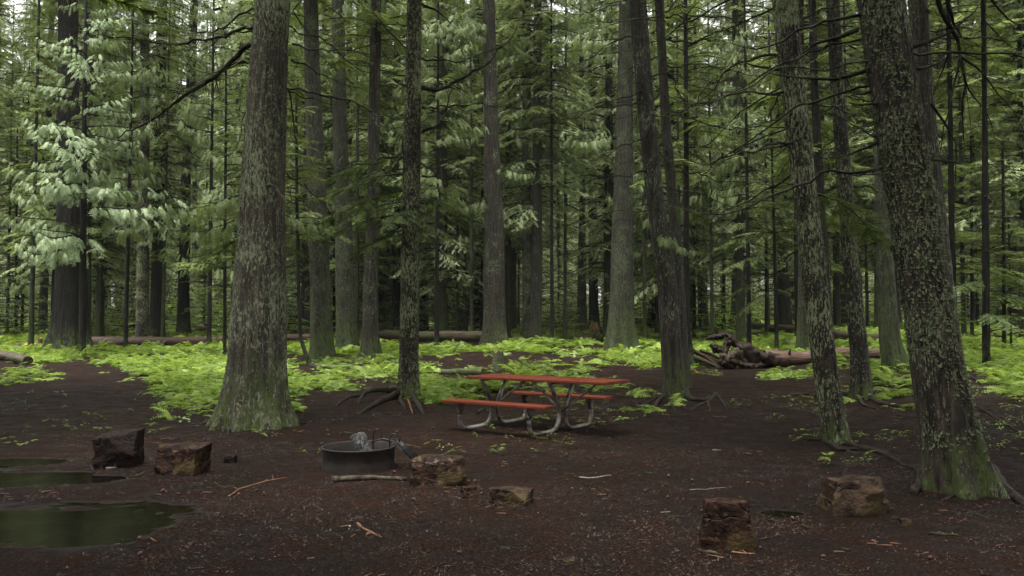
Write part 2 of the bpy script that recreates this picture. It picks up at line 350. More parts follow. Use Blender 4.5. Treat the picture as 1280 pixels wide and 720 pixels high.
# ------------------------------------------------------------------ scatter by geometry nodes (uncountable stuff)
def scatter(name, P, rot, sc, protos, parent=None, seed=0):
    """P (n,3), rot (n,3), sc (n,), protos: list of meshes. One object; instances of each prototype on its share of the points."""
    n = len(P); me = bpy.data.meshes.new(name); me.vertices.add(n); me.vertices.foreach_set('co', np.asarray(P, float).ravel())
    v = R(seed).randint(0, len(protos), n)
    for an, ty, key, dat in (('rotv', 'FLOAT_VECTOR', 'vector', np.asarray(rot, float)), ('scl', 'FLOAT', 'value', np.asarray(sc, float)), ('var', 'INT', 'value', v.astype(np.int32))):
        at = me.attributes.new(an, ty, 'POINT'); at.data.foreach_set(key, dat.ravel())
    o = link(name, me, parent)
    ng = bpy.data.node_groups.new(name, 'GeometryNodeTree')
    ng.interface.new_socket('Geometry', in_out='INPUT', socket_type='NodeSocketGeometry'); ng.interface.new_socket('Geometry', in_out='OUTPUT', socket_type='NodeSocketGeometry')
    N = ng.nodes; gi = N.new('NodeGroupInput'); go = N.new('NodeGroupOutput'); jn = N.new('GeometryNodeJoinGeometry')
    m2p = N.new('GeometryNodeMeshToPoints'); ng.links.new(gi.outputs[0], m2p.inputs[0])
    def attr(a, ty):
        x = N.new('GeometryNodeInputNamedAttribute'); x.data_type = ty; x.inputs[0].default_value = a; return x.outputs[0]
    ar, asx, av = attr('rotv', 'FLOAT_VECTOR'), attr('scl', 'FLOAT'), attr('var', 'INT')
    for k, pm in enumerate(protos):
        po = bpy.data.objects.new(name + '_piece', pm)
        oi = N.new('GeometryNodeObjectInfo'); oi.inputs[0].default_value = po
        ip = N.new('GeometryNodeInstanceOnPoints'); cmp_ = N.new('FunctionNodeCompare'); cmp_.data_type = 'INT'; cmp_.operation = 'EQUAL'
        ng.links.new(av, cmp_.inputs[2]); cmp_.inputs[3].default_value = k
        ng.links.new(m2p.outputs[0], ip.inputs['Points']); ng.links.new(cmp_.outputs[0], ip.inputs['Selection'])
        ng.links.new(oi.outputs['Geometry'], ip.inputs['Instance']); ng.links.new(ar, ip.inputs['Rotation']); ng.links.new(asx, ip.inputs['Scale'])
        ng.links.new(ip.outputs[0], jn.inputs[0])
    ng.links.new(jn.outputs[0], go.inputs[0])
    md = o.modifiers.new('scatter', 'NODES'); md.node_group = ng
    return o

# ------------------------------------------------------------------ foliage
def spray(rng, ln, nsub, nl, k=1.0):
    # a flat fan of scale-leaf shoots, arched and hanging at the rim
    V = []; s = (np.arange(nsub) + .6) / nsub
    for i in range(nsub * 2 + 1):
        if i == nsub * 2: o, a, l = np.zeros(2), 0., ln
        else: q = 1 if i % 2 else -1; t = s[i // 2]; o = np.array([ln * t * .85, 0]); a = q * rng.uniform(.7, 1.0) * (1 - .35 * t); l = ln * .62 * (1 - t) ** .6 + .05 * ln
        l *= rng.uniform(.7, 1.15); d = np.array([math.cos(a), math.sin(a)]); e = np.array([-d[1], d[0]]); n = max(3, int(nl * l / ln)); u = (np.arange(n) + .3) / n
        for q in (1, -1):
            p = o + d * (l * u)[:, None]; w = d * l / n * .4; tp = p + (d * .75 + q * e * .8) * (ln * .12 * (1.15 - .6 * u) * rng.uniform(.7, 1.3, n))[:, None]
            V.append(np.stack([p - w, p + w, tp], 1))
    V = np.concatenate(V); x, y = V[..., 0], V[..., 1]
    return np.stack([x, y, -k * (x * x * 1.1 + y * y * 2.2) / ln + rng.uniform(-.012, .012, x.shape) * ln * 2], -1)
def spray_bough(L, rng, kind):
    pale = kind == 'pale'; rise, droop, tip = (.2, .62, .3) if pale else ((.12, .5, .05) if kind == 'lace' else (.14, .72, .4)); sway = rng.uniform(-.2, .2)
    ax = lambda t: np.stack([L * t * (1 - .1 * t), sway * L * t * t, L * (rise * t - droop * t * t * .7 + tip * t ** 4)], -1)
    n = int(L * (12 if pale else 10.5)); t0 = np.linspace(.18, 1, n) + rng.uniform(-.02, .02, n); VV = []; A, B = ax(t0), []
    protos = [spray(rng, .25 if pale else .31, 6, 10, .45 if kind == 'lace' else 1.1) for _ in range(3)]
    for i in range(n):
        s = rng.uniform(.65, 1.2) * (1.05 - .3 * t0[i]) * (1 + (kind == 'lace') * .55 * math.sin(3.1 * (t0[i] - .1))); az = (1 if i % 2 else -1) * rng.uniform(.35, 1.2) if i < n - 1 else 0; pt = rng.uniform(-.15, .55); roll = rng.uniform(-.5, .5) * (.5 if kind == 'lace' else 1)
        p = protos[i % 3] * s; x, y, z = p[..., 0], p[..., 1], p[..., 2]
        y, z = y * math.cos(roll) - z * math.sin(roll), y * math.sin(roll) + z * math.cos(roll)
        x, z = x * math.cos(pt) + z * math.sin(pt), -x * math.sin(pt) + z * math.cos(pt)
        off = rng.uniform(.0, .42) * s * (1 if i < n - 1 else 0); ca, sa = math.cos(az), math.sin(az); o = A[i] + off * np.array([ca, sa, -.2]); B.append(o)
        VV.append(np.stack([x * ca - y * sa, x * sa + y * ca, z], -1) + o)
    return np.concatenate(VV), ax(np.linspace(0, 1, 7)), (A, np.array(B))
def bough(L, rng, kind='hem'):
    """one bough, x outwards; returns leaf tris and the axis path"""
    if kind == 'ced': rise, droop, tip, wid, lf, step, pitch = .12, .75, .42, .42, .075, .07, .55
    elif kind == 'pale': rise, droop, tip, wid, lf, step, pitch = .15, .7, .35, .3, .075, .085, .5
    elif kind == 'young': rise, droop, tip, wid, lf, step, pitch = .2, .5, .04, .5, .1, .075, .2
    elif kind == 'far': rise, droop, tip, wid, lf, step, pitch = .15, .6, .1, .45, .12, .14, .3
    else: rise, droop, tip, wid, lf, step, pitch = .15, .6, .06, .42, .13, .1, .3
    sway = rng.uniform(-.15, .15)
    if kind in ('ced', 'pale', 'lace'): return spray_bough(L, rng, kind)
    ax = lambda t: np.stack([L * t * (1 - .12 * t), sway * L * t * t, L * (rise * t - droop * t * t * .7 + tip * t ** 4)], -1)
    nt = int(L / step); t0 = np.linspace(.1, .99, nt) + rng.uniform(-.01, .01, nt)
    side = np.where(np.arange(nt) % 2 == 0, 1., -1.)
    keep = rng.rand(nt) > .12; t0, side = t0[keep], side[keep]; nt = len(t0)
    l = rng.uniform(.55, 1.1, nt) * L * wid * np.clip((1 - t0) ** .65 * (.35 + .65 * sst(0, .3, t0)), .1, 1) * rng.uniform(.65, 1.15, nt)
    ang = rng.uniform(.75, 1.15, nt) * side; pt = -pitch * rng.uniform(.4, 1.5, nt)
    d = np.stack([np.cos(ang) * np.cos(pt), np.sin(ang) * np.cos(pt), np.sin(pt)], -1)
    K = max(6, int(L * wid / {'young': .034, 'hem': .048}.get(kind, lf * .42)))
    s = (np.arange(K) + .5) / K
    cur = .5 if kind in ('ced', 'pale') else .22
    P = ax(t0)[:, None] + d[:, None] * (l[:, None] * s)[..., None]; P[..., 2] -= cur * (l[:, None] * s) ** 2
    up = np.array([0, 0, 1.]); sd_ = np.cross(d, up); sd_ /= np.linalg.norm(sd_, axis=1)[:, None]
    V = []
    for q in (1, -1):
        a = rng.uniform(.55, 1.0, (nt, K)); ll = lf * (1.15 - .6 * s)[None] * rng.uniform(.7, 1.3, (nt, K))
        e = np.cos(a)[..., None] * d[:, None] + q * np.sin(a)[..., None] * sd_[:, None]; e[..., 2] += rng.uniform(-.5, .15, (nt, K))
        w = (l / K * .62)[:, None, None] * d[:, None] * 1.1
        if kind in ('young', 'hem'): w = d[:, None] * (.009 if kind == 'young' else .014)
        V.append(np.stack([P - w, P + w, P + e * ll[..., None]], 2))
    V = np.concatenate([v.reshape(-1, 3, 3) for v in V])
    fill = np.repeat(l[:, None] > 0, K, 1).ravel()
    return V, ax(np.linspace(0, 1, 7)), (ax(t0), ax(t0) + d * l[:, None] * .9 - np.array([0, 0, 1]) * (cur * (l * .9) ** 2)[:, None])
def crown_mesh(name, mat, kind, H, nb, L0, L1, seed, lowsparse=.5, sub=5):
    rng = R(seed); base = [bough(2.0, rng, kind) for _ in range(sub)]
    mb = MB(); VV = []
    for i in range(nb):
        u = rng.rand() ** (1 - .35 * lowsparse)
        z = H * u; L = (L0 + (L1 - L0) * u ** .9) * rng.uniform(.6, 1.15); s = L / 2.0
        az = i * 2.399 + rng.uniform(-.7, .7); V, A, tw = base[rng.randint(sub)]
        ca, sa = math.cos(az), math.sin(az); tilt = rng.uniform(-.12, .3) * (.3 + u) + (rng.uniform(-.35, .35) if kind == 'pale' else 0); ct, st = math.cos(tilt), math.sin(tilt)
        rl = rng.uniform(-.25, .25); cr, sr = math.cos(rl), math.sin(rl)
        def X(p):
            p = p * s; x, y, zz = p[..., 0], p[..., 1], p[..., 2]
            y, zz = y * cr - zz * sr, y * sr + zz * cr
            x, zz = x * ct - zz * st, x * st + zz * ct
            return np.stack([x * ca - y * sa, x * sa + y * ca, zz + z], -1)
        VV.append(X(V))
        add_tube(mb, X(A), np.linspace(.016, .004, 7) * (1 + L / 2), 3, 1, False)
        if kind != 'far':
            a, b = X(tw[0]), X(tw[1]); k = rng.rand(len(a)) < .5; a, b = a[k], b[k]; n = len(a)
            off = np.array([0, 0, .006]); 
            mb.add(np.stack([a - off, a + off, b], 1).reshape(-1, 3), np.arange(3 * n).reshape(-1, 3), 1)
    V = np.concatenate(VV); mb.add(V.reshape(-1, 3), np.arange(len(V) * 3).reshape(-1, 3), 0)
    return mb.mesh(name, [mat, M_branch], smooth=False)
CROWNS = {
 'hem': [crown_mesh('hemlock_crown', L_hem, 'hem', 17, 115, 3.1, .9, 10 + k) for k in range(2)],
 'ced': [crown_mesh('cedar_crown', L_ced, 'ced', 18, 80, 3.3, 1.2, 20 + k, .3, 3) for k in range(2)],
 'far': [crown_mesh('far_crown', L_far, 'far', 26, 300, 4.2, 2.0, 30 + k, .2) for k in range(3)],
 'young': [crown_mesh('young_hemlock_crown', L_hem, 'young', 7, 60, 2.0, .5, 40 + k, .3) for k in range(2)],
 'pale': [crown_mesh('glaucous_cedar_crown', L_pale, 'pale', 10.5, 74, 3.9, 1.3, 50, 0, 6)],
 'bright': [crown_mesh('understory_crown', L_brt, 'far', 1.6, 24, 1.1, .4, 60, 0), crown_mesh('understory_crown', L_brt, 'far', 2.4, 30, .9, .3, 61, 0)],
 'low': [crown_mesh('low_crown', L_far, 'far', 4.0, 46, 1.5, .3, 62, 0)],
}

def dead_branch(mb, P, r0, rng, twigs=1.0, n=5, m=0):
    P = np.asarray(P, float); L = np.linalg.norm(np.diff(P, axis=0), axis=1).sum()
    N = max(8, int(L / .12)); Q = smooth_path(P, N); r0 = r0 * .85; Q[1:] += (np.stack([fbm(np.arange(1, N) * .45, rng.rand() * 99, 0, 2) for _ in range(3)], 1) - .5) * min(.2, L * .09)
    t = np.linspace(0, 1, N); add_tube(mb, Q, r0 * (1 - .82 * t), n, m)
    for _ in range(int(L * 5.5 * twigs)):
        i = rng.randint(N // 5, N); o = Q[i]; T = Q[min(i + 1, N - 1)] - Q[i - 1]; T /= np.linalg.norm(T) + 1e-6
        d = T * rng.uniform(.3, 1) + rng.normal(size=3) * .55 + np.array([0, 0, -.45 * rng.rand()]); d /= np.linalg.norm(d)
        l = rng.uniform(.15, .65) * min(1, L / 2 + .3); k = 6; s = np.linspace(0, 1, k)[:, None]
        W_ = o + d * l * s + np.array([0, 0, -.35]) * (s ** 2) * l * rng.uniform(-.6, 1.3)
        rr = max(.0025, r0 * (1 - .8 * t[i]) * .42); add_tube(mb, W_, np.linspace(rr, .0016, k), 3, m, False)
        if rng.rand() < .5:
            b = W_[3]; d2 = d + rng.normal(size=3) * .6; l2 = l * .5
            add_tube(mb, np.stack([b, b + d2 * l2 * .5, b + d2 * l2 + [0, 0, -.1 * l2]]), np.array([rr * .6, rr * .45, .0012]), 3, m, False)

# ------------------------------------------------------------------ trunks
def trunk_geo(zk, xk, yk, rk, H, sides, dz, flare, lobes, furrow, seed, zf=.35, ztop=None, oval=0):
    rng = R(seed); ztop = ztop or H
    z1 = np.arange(-.25, ztop, dz); z2 = np.arange(ztop, H + .5, 1.2); z = np.concatenate([z1, z2, [H]]) if ztop < H else np.append(z1, H)
    cx, cy, r = np.interp(z, zk, xk), np.interp(z, zk, yk), np.interp(z, zk, rk)
    for _ in range(3 if len(zk) > 2 else 0):
        k = max(1, int(.25 / dz)); ker = np.ones(2 * k + 1) / (2 * k + 1)
        m = z < ztop - .5; mm = m.sum()
        for a in (cx, cy, r): a[k:mm - k] = np.convolve(a[:mm], ker, 'valid')
    th = np.arange(sides) * 2 * math.pi / sides
    lob = np.zeros(sides)
    for k in range(lobes):
        a = (k + rng.uniform(-.3, .3)) * 2 * math.pi / lobes; w = rng.uniform(.16, .34)
        d = (th - a + math.pi) % (2 * math.pi) - math.pi; lob += rng.uniform(.6, 1.4) * np.exp(-(d / w) ** 2)
    zz = np.maximum(z, 0)[:, None]
    rr = r[:, None] * (1 + flare * (.3 * np.exp(-zz / (zf * 1.6)) + .75 * lob[None] * np.exp(-zz / zf) + .12 * lob[None] * np.exp(-zz / (zf * 4))))
    C, Sn = np.cos(th)[None], np.sin(th)[None]; R0 = rk[0]
    k1 = max(2.0, R0 * 11); wob = zz * .25
    q = 1 - np.abs(2 * fbm(C * k1 + seed, Sn * k1, zz * .9, 2) - 1)
    q2 = vn(C * k1 * 2.7 + seed, Sn * k1 * 2.7, zz * 2.6); q3 = vn(C * k1 * 6 + seed, Sn * k1 * 6, zz * 11)
    low = fbm(C * 1.3 + seed * 2.7, Sn * 1.3, zz * .35, 2) - .5
    rr = rr * (1 + .16 * low) + furrow * (1.6 * (q - .6) + .9 * (q2 - .5) + .45 * (q3 - .5))
    V = np.stack([cx[:, None] + rr * C, cy[:, None] + rr * Sn, np.repeat(z[:, None], sides, 1)], -1)
    return V, grid_faces(len(z), sides, True), (z, cx, cy, rr)
TREES = {}
def tree(key, name, label, cat, base, ks, bk, H=26, sides=40, dz=.14, flare=.5, lobes=6, furrow=.012, zf=.35, crown=None, cz=8, csc=1., group=None, seed=None, nbr=0, brz=(2, 9), lich=0, dY=0):
    """base: pixel of the foot; ks: (py, cx, width) up the stem at the depth of the foot"""
    seed = seed if seed is not None else (abs(hash_(key)) % 997)
    g = gnd(*base) if len(base) == 2 else np.array([*at_depth(base[0], 400, base[2])[:2], 0]); 
    if len(base) == 3: g[2] = ground(g[0], g[1])
    Y = g[1]; rng = R(seed)
    zk, xk, rk = [], [], []
    for (py, cx, w) in sorted(ks, key=lambda k: -k[0]):
        p = at_depth(cx, py, Y); zk.append(p[2] - g[2]); xk.append(p[0] - g[0]); rk.append(w / 2 * Y / FPX)
    zk = np.array(zk); xk = np.array(xk); rk = np.array(rk) * (.94 if flare < .36 else .85); rk = rk / (1 + flare * .3 * np.exp(-np.maximum(zk, 0) / (1.6 * zf)))
    if len(zk) > 1 and zk[-1] < H - .5:
        sl_ = (xk[-1] - xk[-2]) / (zk[-1] - zk[-2]); sl_ *= .6
        zk = np.append(zk, H); xk = np.append(xk, xk[-1] + sl_ * (H - zk[-2])); rk = np.append(rk, .04)
    elif len(zk) == 1:
        zk = np.append(zk, H); xk = np.append(xk, xk[0] + rng.uniform(-.3, .3)); rk = np.append(rk, rk[0] * .25)
    root = link(name, None, None, tuple(g)); tag(root, label, cat, group)
    ztop = min(H, zk[-2] + 1 if len(zk) > 1 else H) 
    V, F, info = trunk_geo(zk, xk, np.zeros_like(xk), rk, H, sides, dz, flare, lobes, furrow, seed, zf, max(ztop, min(H, .45 * Y + 2)) if dz > .08 else min(ztop, 9))
    link('trunk', MB().add(V.reshape(-1, 3), F).mesh('trunk', BARK[bk]), root)
    xat = lambda z: np.interp(z, zk, xk)
    if crown:
        k, s = crown; m = CROWNS[k][rng.randint(len(CROWNS[k]))]
        link('crown', m, root, (xat(cz + 4), 0, cz), rng.uniform(0, 6.28), (s, s, s * csc))
    for i in range(int(nbr * 1.8)):
        z = rng.uniform(*brz); az = rng.uniform(0, 6.28); L = rng.uniform(.7, 3.0); r = np.interp(z, zk, rk)
        d = np.array([math.cos(az), math.sin(az), 0]); o = np.array([xat(z), 0, z]) + d * r * .8
        P = [o, o + d * L * .35 + [0, 0, -.05 * L], o + d * L * .75 + [0, 0, -.22 * L], o + d * L + [0, 0, -.12 * L]]
        b = MB(); dead_branch(b, P, min(.022, .35 * r) * rng.uniform(.6, 1.1), rng, .8, 4); link('branch', b.mesh('branch', M_branch), root)
    if lich:
        z, cx, cy, rr = info; n = lich; m = (z > .4) & (z < min(9, z.max()))
        idx = np.where(m)[0]; i = idx[rng.randint(len(idx), size=n * 3)]; j = rng.randint(sides, size=n * 3)
        Pn = V[i, j]; dens = fbm(Pn[:, 0] * 2.2 + seed, Pn[:, 1] * 2.2, Pn[:, 2] * 1.4, 2); k = np.where((dens > (.36 if key == 'C' else .43)))[0][:n]
        i, j, Pn = i[k], j[k], Pn[k]; a = j * 2 * math.pi / sides
        n = len(k); Pn = Pn + np.stack([np.cos(a), np.sin(a), np.zeros(n)], 1) * .004
        rot = np.stack([rng.uniform(-.7, .7, n), rng.uniform(-.5, .5, n) + math.pi / 2, a], 1)
        scatter('lichen', Pn, rot, rng.uniform(.45, 1.05, n) ** 1.5, TUFTS, root, seed); COL.objects[-1]['kind'] = 'stuff'
    TREES[key] = (root, g, Y, zk, xk, rk)
    return root
def hash_(s):
    h = 7
    for ch in s: h = h * 31 + ord(ch)
    return h
def tuft(seed):
    rng = R(seed); mb = MB()
    for _ in range(6):
        a = rng.uniform(0, 6.28); l = rng.uniform(.008, .022); d = np.array([math.cos(a), math.sin(a), rng.uniform(.1, .9)]) * l
        o = rng.normal(size=3) * .004; o[2] = abs(o[2]); e = np.cross(d, [0, 0, 1]) * rng.uniform(.5, 1)
        mb.add([o - e * .4, o + e * .4, o + d + e * .5, o + d - e * .5], [(0, 1, 2, 3)])
    return mb.mesh('lichen_tuft', M_lich, False)
TUFTS = [tuft(k) for k in range(4)]

# ------------------------------------------------------------------ the trees, near ones first
tree('A', 'cedar_tree', 'massive grey barked cedar with wide flared foot left of the fire ring', 'tree', (320, 532),
     [(530, 318, 92), (480, 320, 80), (400, 322, 77), (240, 328, 62), (120, 334, 54), (0, 341, 47)], 'grey', 27, 150, .033, .62, 8, .024, .42, ('ced', 1.7), 10.5, lich=3600, nbr=4, brz=(3.2, 7), seed=3)
tree('B', 'hemlock_tree', 'slim lichen covered hemlock with exposed roots between big cedar and picnic table', 'tree', (510, 497),
     [(497, 511, 30), (440, 511, 25), (300, 513, 23), (120, 516, 21), (0, 518, 19)], 'heavy', 24, 90, .035, .35, 5, .012, .3, ('hem', 1.4), 9, lich=2600, nbr=6, brz=(3, 8), seed=5)
tree('C', 'cedar_tree', 'thick dark trunk leaning left at the right edge beside the tan rock', 'tree', (1203, 612),
     [(612, 1204, 92), (560, 1192, 78), (480, 1175, 67), (360, 1157, 62), (240, 1137, 61), (120, 1118, 62), (0, 1100, 63)], 'leaning', 25, 150, .03, .6, 6, .022, .36, ('ced', 1.6), 9.5, lich=6500, nbr=5, brz=(3, 7), seed=8)
tree('D', 'hemlock_tree', 'slender flaky lichen trunk leaning left, just left of the dark straight trunk', 'tree', (1046, 552),
     [(552, 1046, 34), (480, 1034, 31), (360, 1019, 31), (240, 1006, 31), (120, 992, 30), (0, 980, 30)], 'heavy', 24, 90, .03, .25, 5, .012, .22, ('ced', 1.4), 9.5, lich=2600, nbr=10, brz=(2.5, 8), seed=11)
tree('E', 'hemlock_tree', 'dark bent trunk between the two leaning lichen covered trunks at right', 'tree', (1075, 499),
     [(499, 1077, 30), (460, 1076, 26), (400, 1070, 24), (300, 1061, 20), (240, 1057, 20), (120, 1047, 19), (0, 1041, 18)], 'heavydark', 24, 80, .04, .4, 5, .012, .3, ('hem', 1.0), 9, lich=900, nbr=9, brz=(2.5, 9), seed=13)
tree('I', 'cedar_tree', 'reddish brown trunk with spreading surface roots right of the picnic table', 'tree', (843, 496),
     [(496, 845, 32), (450, 840, 27), (360, 835, 25), (240, 818, 23), (120, 806, 23), (0, 797, 22)], 'brown', 26, 90, .035, .35, 5, .013, .3, ('ced', 1.1), 10, lich=600, nbr=8, brz=(4, 9), seed=17)
tree('I2', 'hemlock_tree', 'thin grey stem crossing in front of the reddish brown trunk near the table', 'tree', (857, 484),
     [(484, 857, 16), (400, 851, 15), (300, 845, 14), (150, 832, 12), (0, 824, 12)], 'pale', 22, 40, .07, .3, 4, .008, .2, ('hem', .9), 10, nbr=8, brz=(3, 9), lich=500, seed=19)
tree('I3', 'cedar_tree', 'mossy footed trunk close behind the reddish brown trunk', 'tree', (862, 458),
     [(458, 862, 14), (400, 858, 10), (280, 858, 8)], 'dark', 16, 30, .1, 1.6, 5, .01, .3, ('young', 1.2), 6, seed=20)
tree('J', 'cedar_tree', 'large two toned cedar with mossy buttressed foot behind the picnic table', 'tree', (776, 438),
     [(438, 776, 40), (420, 776, 37), (360, 777, 33), (240, 779, 27), (120, 781, 22), (0, 783, 19)], 'mossy', 30, 96, .06, .62, 9, .03, .75, ('ced', 1.1), 13, lich=0, nbr=5, brz=(6, 14), seed=23)
tree('K', 'cedar_tree', 'straight grey cedar with mossy foot directly behind the mossy stump', 'tree', (618, 431),
     [(431, 618, 38), (400, 618, 32), (300, 619, 29), (180, 614, 22), (60, 612, 18), (0, 611, 17)], 'brown', 30, 72, .07, .42, 8, .03, .6, ('ced', 1.1), 15, nbr=3, brz=(6, 14), seed=29)
tree('L', 'cedar_tree', 'dark trunk immediately left of the straight grey cedar', 'tree', (592, 414),
     [(414, 592, 20), (360, 594, 17), (240, 596, 14), (100, 597, 12), (0, 597, 11)], 'dark', 32, 40, .12, .35, 6, .03, .5, ('far', 1.0), 13, nbr=4, brz=(5, 16), seed=31)
tree('M', 'cedar_tree', 'straight grey trunk above the left half of the tabletop', 'tree', (662, 421),
     [(421, 662, 22), (400, 661, 19), (240, 658, 13), (0, 658, 11)], 'grey', 30, 44, .1, .45, 6, .03, .5, ('far', .9), 15, nbr=5, brz=(6, 16), seed=37)
tree('N', 'cedar_tree', 'brownish green trunk next to the orange broken stump, on its left', 'tree', (727, 417),
     [(417, 727, 18), (390, 727, 14), (240, 728, 9), (0, 727, 7)], 'mossy', 28, 36, .12, .45, 6, .03, .5, ('ced', .9), 13, nbr=5, brz=(5, 14), seed=41)
tree('O', 'cedar_tree', 'dark trunk rising right behind the orange broken stump', 'tree', (744, 411),
     [(411, 743, 15), (380, 742, 12), (280, 741, 11), (0, 739, 8)], 'dark', 28, 36, .14, .2, 6, .03, .5, ('far', .9), 12, nbr=3, brz=(5, 14), seed=43)
tree('P', 'hemlock_tree', 'thin straight dark stem between the grey trunk and the mossy brown trunk', 'tree', (700, 409),
     [(409, 701, 6), (300, 698, 5), (100, 696, 3)], 'dark', 20, 16, .25, .2, 4, .006, .2, ('young', 1.6), 5.5, nbr=4, brz=(3, 8), seed=47)
tree('Q', 'cedar_tree', 'broad hazy pale trunk far behind the thin dark stem', 'tree', (684, 398),
     [(398, 685, 26), (300, 684, 22), (0, 682, 16)], 'pale', 34, 40, .3, .2, 6, .05, .6, ('far', 1.1), 17, seed=53)
tree('S', 'cedar_tree', 'lichen flecked trunk with spreading mossy foot left of the slim hemlock', 'tree', (463, 446),
     [(446, 463, 26), (420, 463, 22), (360, 463, 19), (240, 466, 16), (120, 468, 16), (0, 470, 15)], 'brown', 28, 60, .07, .6, 6, .025, .45, ('hem', 1.15), 9.5, nbr=5, brz=(4, 11), seed=59)
tree('T', 'cedar_tree', 'straight grey green trunk in the middle of three behind the big cedar', 'tree', (434, 437),
     [(437, 434, 30), (400, 433, 26), (300, 430, 22), (120, 424, 17), (0, 422, 16)], 'mossy', 30, 60, .08, .25, 7, .025, .4, ('ced', 1.1), 12, nbr=3, brz=(5, 12), seed=61)
tree('U', 'cedar_tree', 'mossy brown trunk just right of the massive grey cedar', 'tree', (402, 452),
     [(452, 403, 34), (420, 402, 31), (360, 401, 28), (240, 396, 26), (120, 391, 22), (0, 388, 20)], 'mossy', 28, 64, .07, .45, 7, .03, .45, ('hem', 1.1), 10.5, nbr=3, brz=(5, 11), seed=67)
tree('V', 'sapling', 'thin curved sapling leaning against nothing beside the mossy brown trunk', 'sapling', (386, 457),
     [(457, 388, 7), (440, 381, 6), (420, 375, 5), (360, 373, 5), (240, 371, 4)], 'dark', 9, 12, .15, .3, 3, .004, .1, ('young', .9), 4.2, nbr=3, brz=(2, 6), seed=71)
tree('W', 'cedar_tree', 'dark trunk half hidden behind the slim lichen covered hemlock', 'tree', (527, 414),
     [(414, 528, 17), (300, 527, 14), (0, 525, 10)], 'dark', 28, 32, .2, .2, 6, .03, .4, ('far', 1.0), 11, seed=73)
tree('X', 'cedar_tree', 'broad pale hazy trunk in the gap right of the slim hemlock', 'tree', (544, 401),
     [(401, 541, 22), (300, 540, 17), (0, 538, 13)], 'pale', 34, 40, .3, .3, 6, .05, .6, ('far', 1.1), 15, seed=79)
tree('AA', 'cedar_tree', 'big dark cedar with flared foot behind the pale drooping boughs at left', 'tree', (86, 438),
     [(438, 88, 54), (415, 89, 46), (360, 89, 41), (240, 88, 34), (120, 86, 28), (0, 85, 25)], 'dark', 30, 90, .07, .45, 8, .035, .8, ('ced', 1.2), 13, nbr=5, brz=(6, 14), seed=83)
tree('AB', 'hemlock_tree', 'lichen flecked trunk in front of the fallen red log at left', 'tree', (177, 434),
     [(434, 178, 18), (400, 178, 16), (300, 179, 15), (120, 181, 12), (0, 181, 10)], 'heavy', 26, 44, .09, .25, 5, .015, .3, ('hem', 1.1), 10, nbr=6, brz=(4, 11), seed=89)
tree('AC', 'cedar_tree', 'dark trunk standing just behind the red log right of its broken stump', 'tree', (229, 418),
     [(418, 229, 18), (400, 229, 16), (240, 232, 12), (0, 243, 10)], 'dark', 28, 40, .12, .35, 6, .02, .4, ('ced', 1.0), 12, nbr=4, brz=(5, 14), seed=97)
